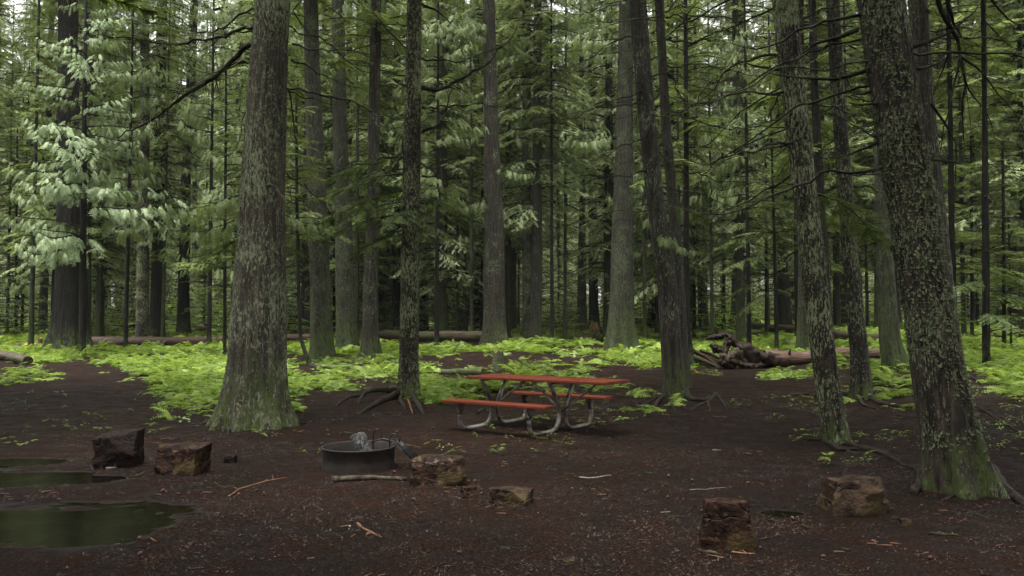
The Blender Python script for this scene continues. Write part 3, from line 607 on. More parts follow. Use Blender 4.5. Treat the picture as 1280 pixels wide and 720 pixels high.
BACK = [  # key, pixel foot (x, y), [(py, x, w)], bark, height, crown, crown height, label
 ('a1', (147, 402), [(400, 148, 11), (240, 148, 8), (0, 148, 6)], 'mossy', 30, 'far', 12, 'straight pale green trunk left of the trunk in front of the red log'),
 ('a2', (131, 404), [(402, 132, 9), (240, 131, 8), (0, 130, 6)], 'dark', 30, 'far', 13, 'narrow trunk just right of the big dark cedar'),
 ('a3', (201, 395), [(393, 203, 12), (300, 201, 11), (0, 200, 8)], 'brown', 32, 'far', 13, 'distant trunk above the dark uprooted lump'),
 ('a4', (216, 397), [(396, 216, 14), (370, 216, 10), (0, 213, 7)], 'mossy', 32, 'far', 14, 'distant mossy footed trunk right of the dark uprooted lump'),
 ('a5', (254, 401), [(399, 254, 19), (300, 254, 18), (0, 252, 13)], 'pale', 34, 'far', 16, 'broad pale far trunk between the dark trunk and the big cedar'),
 ('a6', (272, 399), [(398, 272, 11), (300, 273, 10), (0, 273, 8)], 'dark', 30, 'far', 14, 'dark far trunk at the left shoulder of the big cedar'),
 ('a7', (243, 407), [(405, 243, 8), (300, 243, 7), (0, 244, 5)], 'dark', 27, 'hem', 9, 'narrow dark trunk in front of the broad pale far trunk'),
 ('a8', (53, 399), [(397, 53, 14), (240, 52, 12), (0, 50, 9)], 'mossy', 30, 'far', 11, 'hazy trunk behind the pale boughs left of the big dark cedar'),
 ('a9', (162, 396), [(394, 162, 6), (300, 162, 5), (0, 163, 4)], 'red', 26, 'hem', 12, 'slim reddish stem seen between two left hand trunks'),
 ('a10', (14, 402), [(400, 15, 15), (240, 14, 13), (0, 12, 10)], 'dark', 30, 'ced', 9, 'dark trunk at the far left edge of the picture'),
 ('b1', (345, 396), [(395, 372, 13), (240, 371, 11), (0, 376, 10)], 'red', 32, 'far', 14, 'reddish far trunk seen beside the right edge of the big cedar'),
 ('b2', (385, 412), [(411, 385, 12), (300, 383, 11), (0, 372, 9)], 'mossy', 30, 'far', 13, 'green trunk squeezed behind the mossy brown trunk'),
 ('b3', (450, 401), [(400, 450, 10), (300, 450, 9), (0, 449, 6)], 'pale', 30, 'far', 14, 'pale far trunk in the gap between two grey green trunks'),
 ('b4', (476, 408), [(406, 477, 8), (300, 476, 8), (0, 474, 6)], 'dark', 28, 'far', 12, 'dark far trunk touching the orange red snag on its left'),
 ('b5', (508, 400), [(399, 503, 12), (300, 500, 11), (0, 496, 8)], 'dark', 32, 'far', 14, 'dark far trunk at the left edge of the slim hemlock'),
 ('b6', (553, 405), [(404, 553, 5), (300, 552, 4), (100, 550, 3)], 'dark', 18, 'young', 7, 'thin black stem, left of two, in front of the pale far trunk'),
 ('b7', (561, 404), [(403, 561, 5), (300, 560, 5), (100, 559, 3)], 'dark', 19, 'young', 8, 'thin black stem, right of two, in front of the pale far trunk'),
 ('b8', (567, 409), [(408, 566, 3), (350, 569, 3), (250, 571, 2)], 'dark', 10, 'young', 4.5, 'leaning wispy sapling behind the fallen log near the table'),
 ('b9', (579, 401), [(400, 580, 13), (300, 581, 11), (0, 582, 8)], 'mossy', 32, 'far', 14, 'mossy far trunk left of the dark trunk beside the grey cedar'),
 ('b10', (565, 397), [(396, 566, 10), (300, 565, 8), (0, 563, 7)], 'pale', 32, 'far', 16, 'pale far trunk behind the two thin black stems'),
 ('c1', (640, 404), [(403, 643, 4), (300, 642, 4), (0, 640, 3)], 'dark', 24, 'young', 9, 'very thin stem right of the straight grey cedar'),
 ('c2', (754, 404), [(402, 754, 7), (300, 755, 6), (0, 756, 5)], 'mossy', 28, 'hem', 11, 'narrow mossy stem between the orange stump and the two toned cedar'),
 ('c3', (692, 394), [(393, 695, 10), (300, 694, 9), (0, 692, 8)], 'brown', 34, 'far', 16, 'brown far trunk partly behind the thin dark stem'),
 ('c4', (815, 411), [(410, 814, 13), (380, 815, 9), (240, 813, 8)], 'dark', 18, 'hem', 3.6, 'dark bushy hemlock just left of the reddish brown trunk'),
 ('c5', (829, 433), [(432, 829, 5), (400, 831, 5)], 'dark', 4.5, None, 0, 'short dark leaning pole between two cedars behind the table'),
 ('c6', (876, 416), [(414, 876, 6), (300, 872, 5), (0, 868, 4)], 'dark', 24, 'hem', 5, 'thin dark hemlock left of the crossed dark roots'),
 ('d1', (921, 414), [(414, 922, 26), (395, 922, 20), (300, 925, 17), (100, 925, 13), (0, 925, 11)], 'mossy', 32, 'ced', 14, 'mossy cedar with flared foot behind the fallen rootwad'),
 ('d2', (904, 414), [(413, 904, 6), (300, 905, 5), (100, 902, 4)], 'brown', 20, 'young', 6, 'thin brown stem left of the mossy flared cedar'),
 ('d3', (880, 410), [(409, 880, 13), (380, 880, 10), (330, 880, 8)], 'mossy', 9, None, 0, 'short mossy broken trunk far behind the rootwad'),
 ('d4', (971, 438), [(437, 971, 6), (300, 968, 4), (200, 965, 3)], 'dark', 15, 'young', 4.6, 'thin sapling standing in front of the dark far log'),
 ('d5', (941, 400), [(399, 941, 5), (300, 940, 5), (0, 938, 4)], 'brown', 26, 'hem', 10, 'slim brown stem, left of a close pair, right of the flared cedar'),
 ('d6', (948, 399), [(398, 949, 4), (300, 949, 4), (0, 949, 3)], 'pale', 26, 'hem', 11, 'slim pale stem, right of a close pair, right of the flared cedar'),
 ('e1', (1122, 463), [(463, 1120, 34), (430, 1112, 27), (300, 1104, 20), (100, 1100, 16), (0, 1098, 15)], 'mossy', 28, 'ced', 12, 'mossy cedar with flared foot hidden partly by the thick leaning trunk'),
 ('e2', (1188, 452), [(452, 1188, 34), (300, 1172, 28), (150, 1157, 26), (0, 1147, 25)], 'brown', 30, 'ced', 13, 'brown trunk showing right behind the top of the thick leaning trunk'),
 ('e3', (1035, 440), [(440, 1036, 17), (300, 1028, 13), (100, 1018, 10), (0, 1015, 9)], 'dark', 26, 'hem', 9, 'dark trunk squeezed behind the slender flaky lichen trunk'),
 ('e4', (1001, 440), [(441, 1003, 16), (400, 1003, 13), (300, 1003, 9)], 'mossy', 24, 'hem', 7, 'green foot of a trunk showing left of the slender flaky trunk'),
 ('e5', (1093, 414), [(413, 1099, 14), (300, 1099, 12), (0, 1095, 9)], 'mossy', 30, 'far', 13, 'green far trunk right of the dark bent trunk'),
 ('e6', (1190, 440), [(438, 1193, 8), (300, 1190, 7), (100, 1187, 5)], 'dark', 18, 'hem', 8, 'thin dark stem just right of the thick leaning trunk'),
 ('e7', (1232, 459), [(459, 1233, 9), (300, 1232, 8), (150, 1231, 5)], 'dark', 16, 'hem', 8, 'thin straight dark trunk standing in ferns at the far right'),
 ('e8', (1264, 433), [(432, 1264, 3), (380, 1263, 2), (330, 1262, 2)], 'dark', 5, 'young', 1.4, 'wispy little sapling in the ferns near the right edge'),
 ('e9', (1277, 425), [(424, 1278, 8), (300, 1277, 7), (0, 1274, 5)], 'brown', 28, 'far', 10, 'dark trunk cut by the right edge of the picture'),
 ('e10', (1216, 405), [(403, 1217, 8), (300, 1216, 8), (0, 1214, 6)], 'pale', 30, 'far', 13, 'pale far trunk between two thin dark stems at right'),
 ('e11', (1045, 412), [(411, 1046, 10), (300, 1045, 9), (0, 1042, 7)], 'pale', 30, 'far', 13, 'pale streaked far trunk between the slender and dark bent trunks'),
 ('e12', (990, 405), [(403, 990, 8), (300, 989, 7), (0, 985, 5)], 'mossy', 28, 'far', 9, 'mossy far trunk left of the slender flaky lichen trunk'),
 ('e13', (1250, 408), [(406, 1250, 9), (300, 1250, 8), (0, 1249, 6)], 'mossy', 30, 'far', 9, 'far trunk behind the wispy little sapling'),
]
for (k, b, ks, bk, H, cr, cz, lab) in BACK:
    far = b[1] < 408
    sap = ks[0][2] < 7
    cz = min(cz, 5.5 if cr == 'far' else cz)
    tree(k, 'sapling' if sap and H < 21 else ('cedar_tree' if cr in ('ced', 'far') else 'hemlock_tree'), lab, 'sapling' if sap and H < 21 else 'tree', b, ks, bk, H, 14 if sap else (30 if far else 48), .3 if far or sap else .1,
         .3 if sap else .4, 4 if sap else 6, .004 if sap else .03, .2 if sap else .5, (cr, 1.0 if cr != 'young' else 1.1) if cr else None, cz, nbr=0 if far or not cr else 5, brz=(3, 10))

# glaucous young cedar whose pale boughs hang in front of the dark cedar
tree('G', 'young_cedar', 'young cedar with pale grey green drooping boughs before the big dark trunk', 'tree', (103, 445),
     [(445, 103, 9), (300, 104, 8), (100, 106, 5)], 'dark', 15, 20, .12, .3, 4, .006, .15, ('pale', 1.0), 4.0, seed=301)
r_, g_, Y_, *_q = TREES['G']
# understory hemlocks whose feathery sprays fill the middle of the picture
UNDER = [((281, 447), 2.6, 1.25, 'feathery young hemlock at the left side of the massive cedar'),
         ((447, 426), 3.0, 1.5, 'feathery young hemlock spreading in front of the trunks left of the slim hemlock'),
         ((868, 425), 2.2, 1.3, 'small bushy hemlock right of the reddish brown trunk'),
         ((958, 421), 2.4, 1.5, 'feathery young hemlock behind the fallen peeled log'),
         ((796, 409), 2.6, 1.3, 'small hemlock behind the two toned cedar'),
         ((1022, 424), 2.4, 1.3, 'young hemlock behind the two lichen covered trunks'),
         ((1215, 424), 1.4, 1.1, 'light green young hemlock beside the thin dark stems at right'),
         ((1255, 441), 1.0, .8, 'low young hemlock among ferns at the right edge'),
         ((543, 407), 3.8, 1.3, 'young hemlock hanging over the log behind the slim hemlock'),
         ((640, 411), 4.2, 1.2, 'slender young hemlock between two grey trunks above the table'),
         ((20, 418), 2.0, 1.6, 'bushy young hemlock left of the big dark cedar'),
         ((340, 421), 3.2, 1.4, 'young hemlock behind the massive grey cedar'),
         ((1160, 431), 3.2, 1.4, 'young hemlock behind the thick leaning trunk'),
         ((118, 413), 2.4, 1.1, 'small hemlock between the dark cedar and the narrow trunks')]
for i, (b, cz, s, lab) in enumerate(UNDER):
    g = gnd(*b); w = 5.5 if b[1] > 420 else 4
    tree('u%d' % i, 'young_hemlock', lab, 'young tree', b, [(b[1], b[0], w), (b[1] - 100, b[0], w * .8)], 'dark', cz + 7 * s, 10, .3, .3, 4, .004, .15, ('young', s), cz, seed=400 + i)

# trees deep in the forest that nothing in the photo tells apart, one object each
rng = R(77); used = [(t[1][0], t[1][1]) for t in TREES.values()]
ftr = []
for k in range(4):
    V, F, _ = trunk_geo(np.array([0, 34.]), np.array([0, rng.uniform(-.6, .6)]), np.zeros(2), np.array([.34, .05]), 34, 22, .45, .35, 6, .03, 900 + k, .5)
    ftr.append(MB().add(V.reshape(-1, 3), F).mesh('trunk', BARK[['mossy', 'dark', 'pale', 'brown'][k]]))
n = 0; tries = 0
while n < 150 and tries < 20000:
    tries += 1
    Y = 42 + 70 * rng.rand(); X = rng.uniform(-.74, .74) * (Y + 4); px, py = project(X, Y, 0)
    if any((X - a) ** 2 + (Y - b) ** 2 < (2.6 if Y < 70 else 3.2) ** 2 for a, b in used): continue
    if 64 < Y < 82 or (708 < px < 724 and Y < 95): continue
    used.append((X, Y)); n += 1; z = float(ground(X, Y)); s = rng.uniform(.6, 1.25); zone = 'left' if px < 430 else ('middle' if px < 860 else 'right')
    t = link('forest_tree', None, None, (X, Y, z), rng.uniform(0, 6.28)); sc = (s * rng.uniform(.8, 1.2),) * 2 + (rng.uniform(1.25, 1.35),)
    tag(t, 'one of the slim far trunks fading into the %s of the deep forest' % zone, 'tree', 'distant trees in the %s of the forest' % zone)
    link('trunk', ftr[rng.randint(4)], t, (0, 0, 0), 0, sc)
    cz = rng.choice([2.5, 4, 6, 8])
    link('crown', CROWNS['far'][rng.randint(3)], t, (0, 0, cz), rng.uniform(0, 6.28), (rng.uniform(.75, 1.05),) * 2 + (rng.uniform(1.3, 1.5),))
# the wood behind them: one mass
fp = []; rng = R(5)
for k in range(270):
    Y = rng.uniform(125, 178); X = rng.uniform(-.85, .85) * Y; fp.append((X, Y, float(ground(X, Y)) + rng.uniform(1, 8)))
fp = np.array(fp); o = scatter('far_forest', fp, np.stack([np.zeros(270), np.zeros(270), rng.uniform(0, 6.28, 270)], 1), rng.uniform(1.1, 1.8, 270), CROWNS['far']); o['kind'] = 'stuff'
# low thicket far back between the trunks: nobody could count it
rng = R(55); n = 2100; Y = np.where(rng.rand(n) < .55, rng.uniform(62, 84, n), 46 + 80 * rng.rand(n) ** .9); X = rng.uniform(-.75, .75, n) * Y; k = fbm(X * .09, Y * .09, 3.1, 2) > .42 - .08 * ((Y > 62) & (Y < 84)); X, Y = X[k], Y[k]; n = len(X)
o = scatter('thicket', np.stack([X, Y, ground(X, Y) - .1], 1), np.stack([rng.normal(size=n) * .1, rng.normal(size=n) * .1, rng.uniform(0, 6.28, n)], 1), rng.uniform(.6, 2.3, n), [CROWNS['bright'][0], CROWNS['bright'][1], CROWNS['bright'][0], CROWNS['low'][0]], None, 3); o['kind'] = 'stuff'
# unseen tall trees added round the camera, crowns widened, to shade the clearing
SHADE_TREES = [(-9.5, 3.5), (9.5, 1.5), (-6.5, -5), (5.5, -6.5), (-13, 9), (15, 8), (0.5, -9), (-15, -2), (14, -5), (-17.5, 15), (20, 15), (-7, -13), (9, -14), (-3, -4.5), (4.5, -2), (-11.5, -8), (10, -10), (-6.5, .5), (0, -15), (-19, 4), (20, 2), (7.5, 4.5), (-12.5, 14.5), (-11.5, 11.5)]
for i, (X, Y) in enumerate(SHADE_TREES):
    rng = R(600 + i); t = link('hemlock_tree', None, None, (X, Y, float(ground(X, Y))), rng.uniform(0, 6.28)); tag(t, 'unseen tall tree added beside and behind the viewer to shade the clearing', 'tree', 'unseen trees added to shade the clearing')
    link('trunk', ftr[i % 4], t, (0, 0, 0), 0, (1.1, 1.1, .8)); link('crown', CROWNS['ced' if i % 2 else 'hem'][i % 2], t, (0, 0, 8), 0, (2.0, 2.0, 1))

# understory trees that fill the depth of the forest with hanging foliage
MID = [(40, 34, 'hem', 4.0), (66, 44, 'ced', 3.0), (126, 47, 'hem', 5.0), (158, 38, 'ced', 5.5), (204, 45, 'hem', 4.2), (262, 37, 'ced', 3.4), (296, 46, 'hem', 3.0), (352, 38, 'hem', 5.0), (378, 47, 'ced', 3.5),
       (418, 50, 'hem', 4.0), (446, 41, 'hem', 5.4), (492, 52, 'ced', 4.5), (516, 44, 'hem', 5.5), (546, 37, 'ced', 7.0), (572, 49, 'hem', 5.0), (602, 55, 'ced', 6.0), (636, 47, 'hem', 5.5), (672, 53, 'ced', 6.0),
       (706, 45, 'ced', 7.5), (766, 52, 'hem', 4.0), (806, 44, 'ced', 4.2), (834, 52, 'hem', 3.4), (890, 43, 'ced', 4.6), (936, 36, 'ced', 6.2), (960, 49, 'hem', 3.4), (996, 37, 'hem', 4.8), (1026, 47, 'ced', 3.8),
       (1062, 40, 'hem', 4.6), (1084, 50, 'ced', 3.5), (1150, 42, 'hem', 3.2), (1204, 36, 'hem', 4.0), (1222, 50, 'ced', 2.6), (1256, 43, 'hem', 3.0), (1290, 34, 'ced', 3.4), (-14, 40, 'hem', 3.0), (28, 56, 'ced', 6.0), (90, 52, 'hem', 8.0), (330, 54, 'ced', 8.0), (590, 44, 'hem', 9.0), (690, 42, 'hem', 9.0), (850, 40, 'hem', 8.0), (905, 50, 'ced', 8.0), (10, 52, 'hem', 2.5), (1310, 44, 'hem', 2.6)]
ANCH = [(-80, 'left edge'), (15, 'edge trunk'), (88, 'big dark cedar'), (178, 'log side trunk'), (232, 'dark far trunk'), (325, 'massive grey cedar'), (400, 'mossy brown trunk'), (432, 'grey green trunk'), (465, 'lichen flecked trunk'), (513, 'slim lichened hemlock'), (618, 'straight grey cedar'),
        (660, 'grey tabletop trunk'), (727, 'brownish green trunk'), (778, 'two toned cedar'), (835, 'reddish brown trunk'), (924, 'flared rootwad cedar'), (1020, 'slender leaning trunk'), (1060, 'dark bent trunk'), (1155, 'thick leaning trunk'), (1232, 'thin fern side trunk'), (1400, 'right edge')]
MID += [(p_, 58 + (i_ * 7) % 20, ('ced', 'hem')[i_ % 2], 11 + i_ % 3) for i_, p_ in enumerate([-10, 22, 56, 112, 150, 205, 255, 298, 346, 392, 452, 560, 648, 698, 764, 862, 902, 970, 1010, 1210])]
gaps = {}
for i, (px, Y, kd, cz) in enumerate(MID): gaps.setdefault((int(np.searchsorted([a for a, _ in ANCH], px)), kd), []).append(px)
for i, (px, Y, kd, cz) in enumerate(MID):
    gi_ = int(np.searchsorted([a for a, _ in ANCH], px)); gp = sorted(gaps[(gi_, kd)]); wd = '' if len(gp) == 1 else ', %s' % ({0: 'leftmost', len(gp) - 1: 'rightmost'}.get(gp.index(px), ['', 'second', 'third', 'fourth', 'fifth', 'sixth'][gp.index(px)] + ' from left'))
    lab_ = 'slender boughed %s between the %s and the %s%s' % ('hemlock' if kd == 'hem' else 'cedar', ANCH[gi_ - 1][1], ANCH[gi_][1], wd)
    X = (px - 640) / FPX * Y; z = float(ground(X, Y)); rng = R(800 + i); s = rng.uniform(.75, 1.0); zone = 'left' if px < 430 else ('middle' if px < 860 else 'right')
    t = link('hemlock_tree' if kd == 'hem' else 'cedar_tree', None, None, (X, Y, z), rng.uniform(0, 6.28))
    tag(t, lab_, 'tree', 'slender green trees between the big trunks')
    link('trunk', ftr[i % 2], t, (0, 0, 0), 0, (.3, .3, max(.7, (cz + 15) / 34))); link('crown', CROWNS[kd][i % len(CROWNS[kd])], t, (0, 0, cz), 0, (s * .9, s * .9, 1.05))

# ------------------------------------------------------------------ explicit dead branches
def tbranch(key, pts, w0, dy=0., tw=1.0, mat=None, seed=None):
    root, g, Y, zk, xk, rk = TREES[key]; n = len(pts); dd = np.linspace(0, dy, n)
    P = np.array([at_depth(px, py, Y + d) - g for (px, py), d in zip(pts, dd)])
    rng = R(seed if seed is not None else int(pts[0][0] * 3 + pts[0][1])); b = MB(); dead_branch(b, P, w0 / 2 * Y / FPX, rng, tw, 6)
    link('branch', b.mesh('branch', mat or M_branch), root)
for a in [('A', [(312, 56), (270, 92), (230, 122), (195, 148), (165, 162), (140, 174)], 8, 1.5, 1.2),
          ('A', [(318, 34), (270, 48), (225, 56), (170, 50), (120, 40), (90, 36)], 5, 2, 1.3), ('A', [(320, 42), (285, 42), (255, 60), (235, 62)], 3, 1, 1),
          ('A', [(316, 10), (285, 30), (250, 42), (215, 14), (196, 0)], 3.5, .5, 1), ('A', [(365, 55), (400, 60), (450, 66), (490, 72)], 3.5, -.5, 1),
          ('A', [(364, 75), (400, 90), (440, 108), (480, 118)], 3, 1.5, 1.2), ('A', [(362, 115), (400, 128), (440, 132)], 2.5, 1.5, 1),
          ('A', [(360, 110), (366, 150), (372, 190)], 3, .5, .5), ('A', [(312, 130), (300, 160), (296, 190), (276, 205)], 2.5, -.5, .6),
          ('A', [(367, 15), (385, 40), (400, 60)], 3, 1, .6), ('A', [(317, 75), (290, 80), (262, 90), (240, 92)], 3, 1, 1),
          ('B', [(527, 109), (548, 110), (570, 103), (600, 84), (625, 62), (645, 35)], 7, 1, .9), ('B', [(528, 165), (548, 160), (560, 142), (564, 118), (563, 96)], 5, .5, .6),
          ('B', [(528, 134), (560, 136), (600, 133), (650, 135)], 3.5, 1.5, .8), ('B', [(526, 72), (560, 77), (610, 68), (640, 60)], 3, .5, .8),
          ('B', [(504, 190), (480, 196), (455, 204), (430, 213), (405, 222)], 4, -1.2, 1.4), ('B', [(504, 178), (498, 200), (484, 218), (466, 232)], 4, -.6, 1),
          ('B', [(527, 220), (540, 221), (552, 219)], 4, 0, .6), ('B', [(526, 204), (540, 212), (552, 226), (575, 240)], 2.5, 1, .8),
          ('B', [(508, 60), (480, 30), (455, 8), (440, -10)], 3, .5, .7), ('B', [(526, 5), (548, 12), (562, 28)], 5, .3, .6), ('B', [(507, 95), (470, 86), (435, 76), (400, 60)], 2.6, 1, 1),
          ('I', [(812, 108), (790, 118), (760, 128), (735, 137), (716, 133)], 3, -1, 1), ('I', [(822, 150), (800, 172), (775, 186), (760, 190), (752, 178)], 3.5, -1, .8),
          ('I', [(826, 205), (800, 212), (770, 222), (745, 222), (730, 208)], 3, -1, 1), ('I', [(800, 46), (770, 50), (745, 66), (720, 84)], 2.6, 1, .8),
          ('I2', [(832, 22), (870, 22), (910, 22), (960, 20)], 3, -1.5, .6), ('I2', [(836, 50), (880, 50), (912, 34), (960, 18)], 2.8, -1, .8), ('I2', [(838, 136), (870, 150), (905, 158), (955, 162)], 3.6, -2, .9),
          ('I2', [(846, 208), (880, 222), (920, 228), (958, 228)], 2.8, -1.5, .8), ('I2', [(836, 92), (860, 130), (868, 132), (890, 100), (920, 78)], 3.2, -1.5, 1.2),
          ('D', [(978, 4), (950, 18), (920, 32), (890, 46)], 4, .5, .9), ('D', [(985, 70), (950, 72), (922, 75), (905, 92), (888, 118), (868, 132)], 5, .8, 1.2), ('D', [(984, 90), (955, 84), (925, 76)], 6, .3, .6),
          ('D', [(998, 158), (960, 160), (925, 158), (896, 150)], 3, 1, .8), ('D', [(1000, 178), (970, 184), (930, 194), (900, 204)], 3, .6, .9), ('D', [(1008, 208), (985, 222), (965, 238), (935, 255), (880, 276)], 4.5, 1.5, .8),
          ('D', [(996, 120), (975, 118), (958, 119)], 3, .3, .4), ('D', [(994, 30), (1020, 15), (1060, 5), (1075, 0)], 4, .5, .8), ('D', [(998, 62), (1025, 80), (1048, 92)], 3, 1, .8),
          ('C', [(1072, 36), (1050, 45), (1030, 50), (1012, 58), (1000, 68)], 9, .5, .9), ('C', [(1082, 88), (1058, 96), (1030, 100), (1005, 98), (980, 92), (958, 86)], 8, .3, .8),
          ('C', [(1104, 126), (1085, 131), (1068, 129), (1058, 127)], 7, -.5, .3), ('C', [(1090, 114), (1075, 118), (1058, 120)], 5, .3, .3), ('C', [(1096, 178), (1075, 190), (1050, 197), (1020, 197)], 5, .5, .7),
          ('C', [(1098, 212), (1082, 217), (1068, 219)], 4, 0, .3), ('C', [(1094, 172), (1070, 156), (1045, 142), (1020, 138)], 3, .5, .8),
          ('C', [(1138, 60), (1158, 55), (1180, 42), (1205, 24), (1226, 0)], 7, .2, .5), ('C', [(1145, 86), (1165, 82), (1180, 74), (1192, 62)], 6, .2, .4), ('C', [(1166, 200), (1185, 204), (1205, 203), (1218, 199)], 5, .2, .4),
          ('C', [(1170, -10), (1182, 20), (1192, 45), (1200, 60), (1206, 90), (1206, 130), (1205, 170)], 8, .4, 1.3), ('C', [(1180, -10), (1192, 30), (1202, 48)], 8, .3, .5),
          ('C', [(1200, 70), (1222, 85), (1240, 105), (1260, 130), (1275, 155)], 4, .4, 1.6), ('C', [(1204, 90), (1214, 120), (1232, 140), (1243, 175)], 3.5, .2, 1.2), ('C', [(1200, 70), (1192, 110), (1186, 150), (1172, 195)], 4, 0, 1),
          ('C', [(1205, 48), (1235, 50), (1285, 52)], 3.4, .2, .9), ('C', [(1234, -8), (1255, 20), (1285, 36)], 4.5, .2, .8), ('C', [(1188, 62), (1180, 80), (1172, 100), (1166, 120)], 3.5, .2, .8), ('C', [(1164, 130), (1180, 150), (1190, 175), (1195, 230)], 5, .5, 1),
          ('J', [(770, 60), (740, 72), (715, 92), (700, 120)], 2.2, -2, 1), ('J', [(768, 250), (745, 256), (720, 264)], 1.4, -1, .8), ('K', [(620, 230), (640, 224), (652, 222)], 1.6, 0, .4),
          ('M', [(664, 96), (690, 120), (720, 128)], 1.5, 0, .8), ('e7', [(1230, 314), (1250, 318), (1285, 322)], 2.5, -1, .5), ('e7', [(1234, 270), (1260, 272), (1285, 285)], 2, -1, .8), ('e7', [(1229, 280), (1210, 288), (1195, 290)], 2, -1, .8),
          ('e7', [(1229, 302), (1212, 306), (1198, 324)], 2, -1, .6), ('T', [(425, 215), (428, 190), (420, 170), (416, 165)], 2.5, -2, .2, M_palestick)]:
    tbranch(*a)
# live boughs on otherwise bare stems
def bough_mesh(seed, kind, mat, L=2.0):
    rng = R(seed); mb = MB(); V, A, tw = bough(L, rng, kind); mb.add(V.reshape(-1, 3), np.arange(len(V) * 3).reshape(-1, 3), 0); add_tube(mb, A, np.linspace(.02, .004, 7), 4, 1, False)
    a, b = tw; n = len(a); off = np.array([0, 0, .005]); mb.add(np.stack([a - off, a + off, b], 1).reshape(-1, 3), np.arange(3 * n).reshape(-1, 3), 1); return mb.mesh('bough', [mat, M_branch], False)
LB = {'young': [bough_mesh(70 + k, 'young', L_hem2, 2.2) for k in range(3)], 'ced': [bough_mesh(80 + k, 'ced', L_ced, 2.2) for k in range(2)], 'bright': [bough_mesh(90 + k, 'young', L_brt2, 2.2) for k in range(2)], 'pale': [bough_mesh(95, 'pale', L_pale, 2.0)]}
def live(key, py, az, L, kind, tilt=0.):
    root, g, Y, zk, xk, rk = TREES[key]; z = at_depth(640, py, Y)[2] - g[2]; m = LB[kind][int(py + az) % len(LB[kind])]; s = L / 2.2
    o = link('bough', m, root, (np.interp(z, zk, xk), 0, z), 0, s); o.rotation_euler = (0, rad(tilt), rad(az))
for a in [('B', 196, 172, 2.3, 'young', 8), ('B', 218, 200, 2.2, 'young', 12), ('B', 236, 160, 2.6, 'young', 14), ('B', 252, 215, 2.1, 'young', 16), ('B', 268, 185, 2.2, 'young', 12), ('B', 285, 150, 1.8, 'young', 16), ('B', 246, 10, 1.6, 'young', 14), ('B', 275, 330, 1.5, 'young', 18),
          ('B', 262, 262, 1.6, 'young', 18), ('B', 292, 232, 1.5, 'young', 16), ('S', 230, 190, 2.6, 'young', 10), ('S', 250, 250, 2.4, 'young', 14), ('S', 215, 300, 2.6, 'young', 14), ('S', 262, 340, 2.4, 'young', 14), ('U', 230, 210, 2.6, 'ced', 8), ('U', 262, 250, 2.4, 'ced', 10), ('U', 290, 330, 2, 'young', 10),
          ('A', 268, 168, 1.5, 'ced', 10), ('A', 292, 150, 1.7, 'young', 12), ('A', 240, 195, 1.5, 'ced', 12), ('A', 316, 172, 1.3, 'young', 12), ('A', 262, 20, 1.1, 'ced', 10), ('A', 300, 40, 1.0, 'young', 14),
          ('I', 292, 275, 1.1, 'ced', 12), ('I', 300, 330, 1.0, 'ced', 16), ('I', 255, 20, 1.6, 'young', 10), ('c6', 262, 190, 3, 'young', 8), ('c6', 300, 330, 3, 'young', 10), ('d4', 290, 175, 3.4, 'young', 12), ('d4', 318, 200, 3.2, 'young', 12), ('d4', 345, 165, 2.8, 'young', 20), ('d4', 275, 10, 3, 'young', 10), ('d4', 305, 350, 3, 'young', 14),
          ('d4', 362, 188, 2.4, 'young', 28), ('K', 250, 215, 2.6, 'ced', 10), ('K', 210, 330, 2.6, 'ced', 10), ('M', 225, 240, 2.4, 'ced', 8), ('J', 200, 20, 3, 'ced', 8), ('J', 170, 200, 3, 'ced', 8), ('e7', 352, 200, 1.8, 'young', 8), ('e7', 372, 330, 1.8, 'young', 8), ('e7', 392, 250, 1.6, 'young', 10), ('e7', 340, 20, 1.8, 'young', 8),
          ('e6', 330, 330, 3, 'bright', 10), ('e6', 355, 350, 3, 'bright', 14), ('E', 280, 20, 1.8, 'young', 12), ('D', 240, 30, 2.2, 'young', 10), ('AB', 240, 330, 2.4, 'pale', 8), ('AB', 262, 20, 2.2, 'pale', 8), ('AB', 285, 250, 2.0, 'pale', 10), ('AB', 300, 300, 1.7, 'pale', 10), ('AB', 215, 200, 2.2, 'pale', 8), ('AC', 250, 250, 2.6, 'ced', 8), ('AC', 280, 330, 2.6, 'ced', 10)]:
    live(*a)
# beard lichen wisps hanging from the branches at upper left
def beard(key, pts, seed):
    root, g, Y, *_ = TREES[key]; rng = R(seed); mb = MB()
    for (px, py) in pts:
        for _ in range(4):
            p = at_depth(px + rng.uniform(-9, 9), py + rng.uniform(-3, 4), Y + rng.uniform(-.3, 1)) - g; l = rng.uniform(.04, .2)
            P = p + np.array([[0, 0, 0], [rng.uniform(-.01, .01), 0, -l * .5], [rng.uniform(-.02, .02), 0, -l]]); add_tube(mb, P, [.007, .005, .001], 3, 0, False)
    o = link('beard_lichen', mb.mesh('beard_lichen', M_beard, False), root); o['kind'] = 'stuff'
beard('A', [(95, 38), (120, 42), (150, 50), (200, 56), (240, 58), (270, 50), (225, 16), (260, 42), (190, 150), (150, 170), (290, 165), (300, 148)], 4)

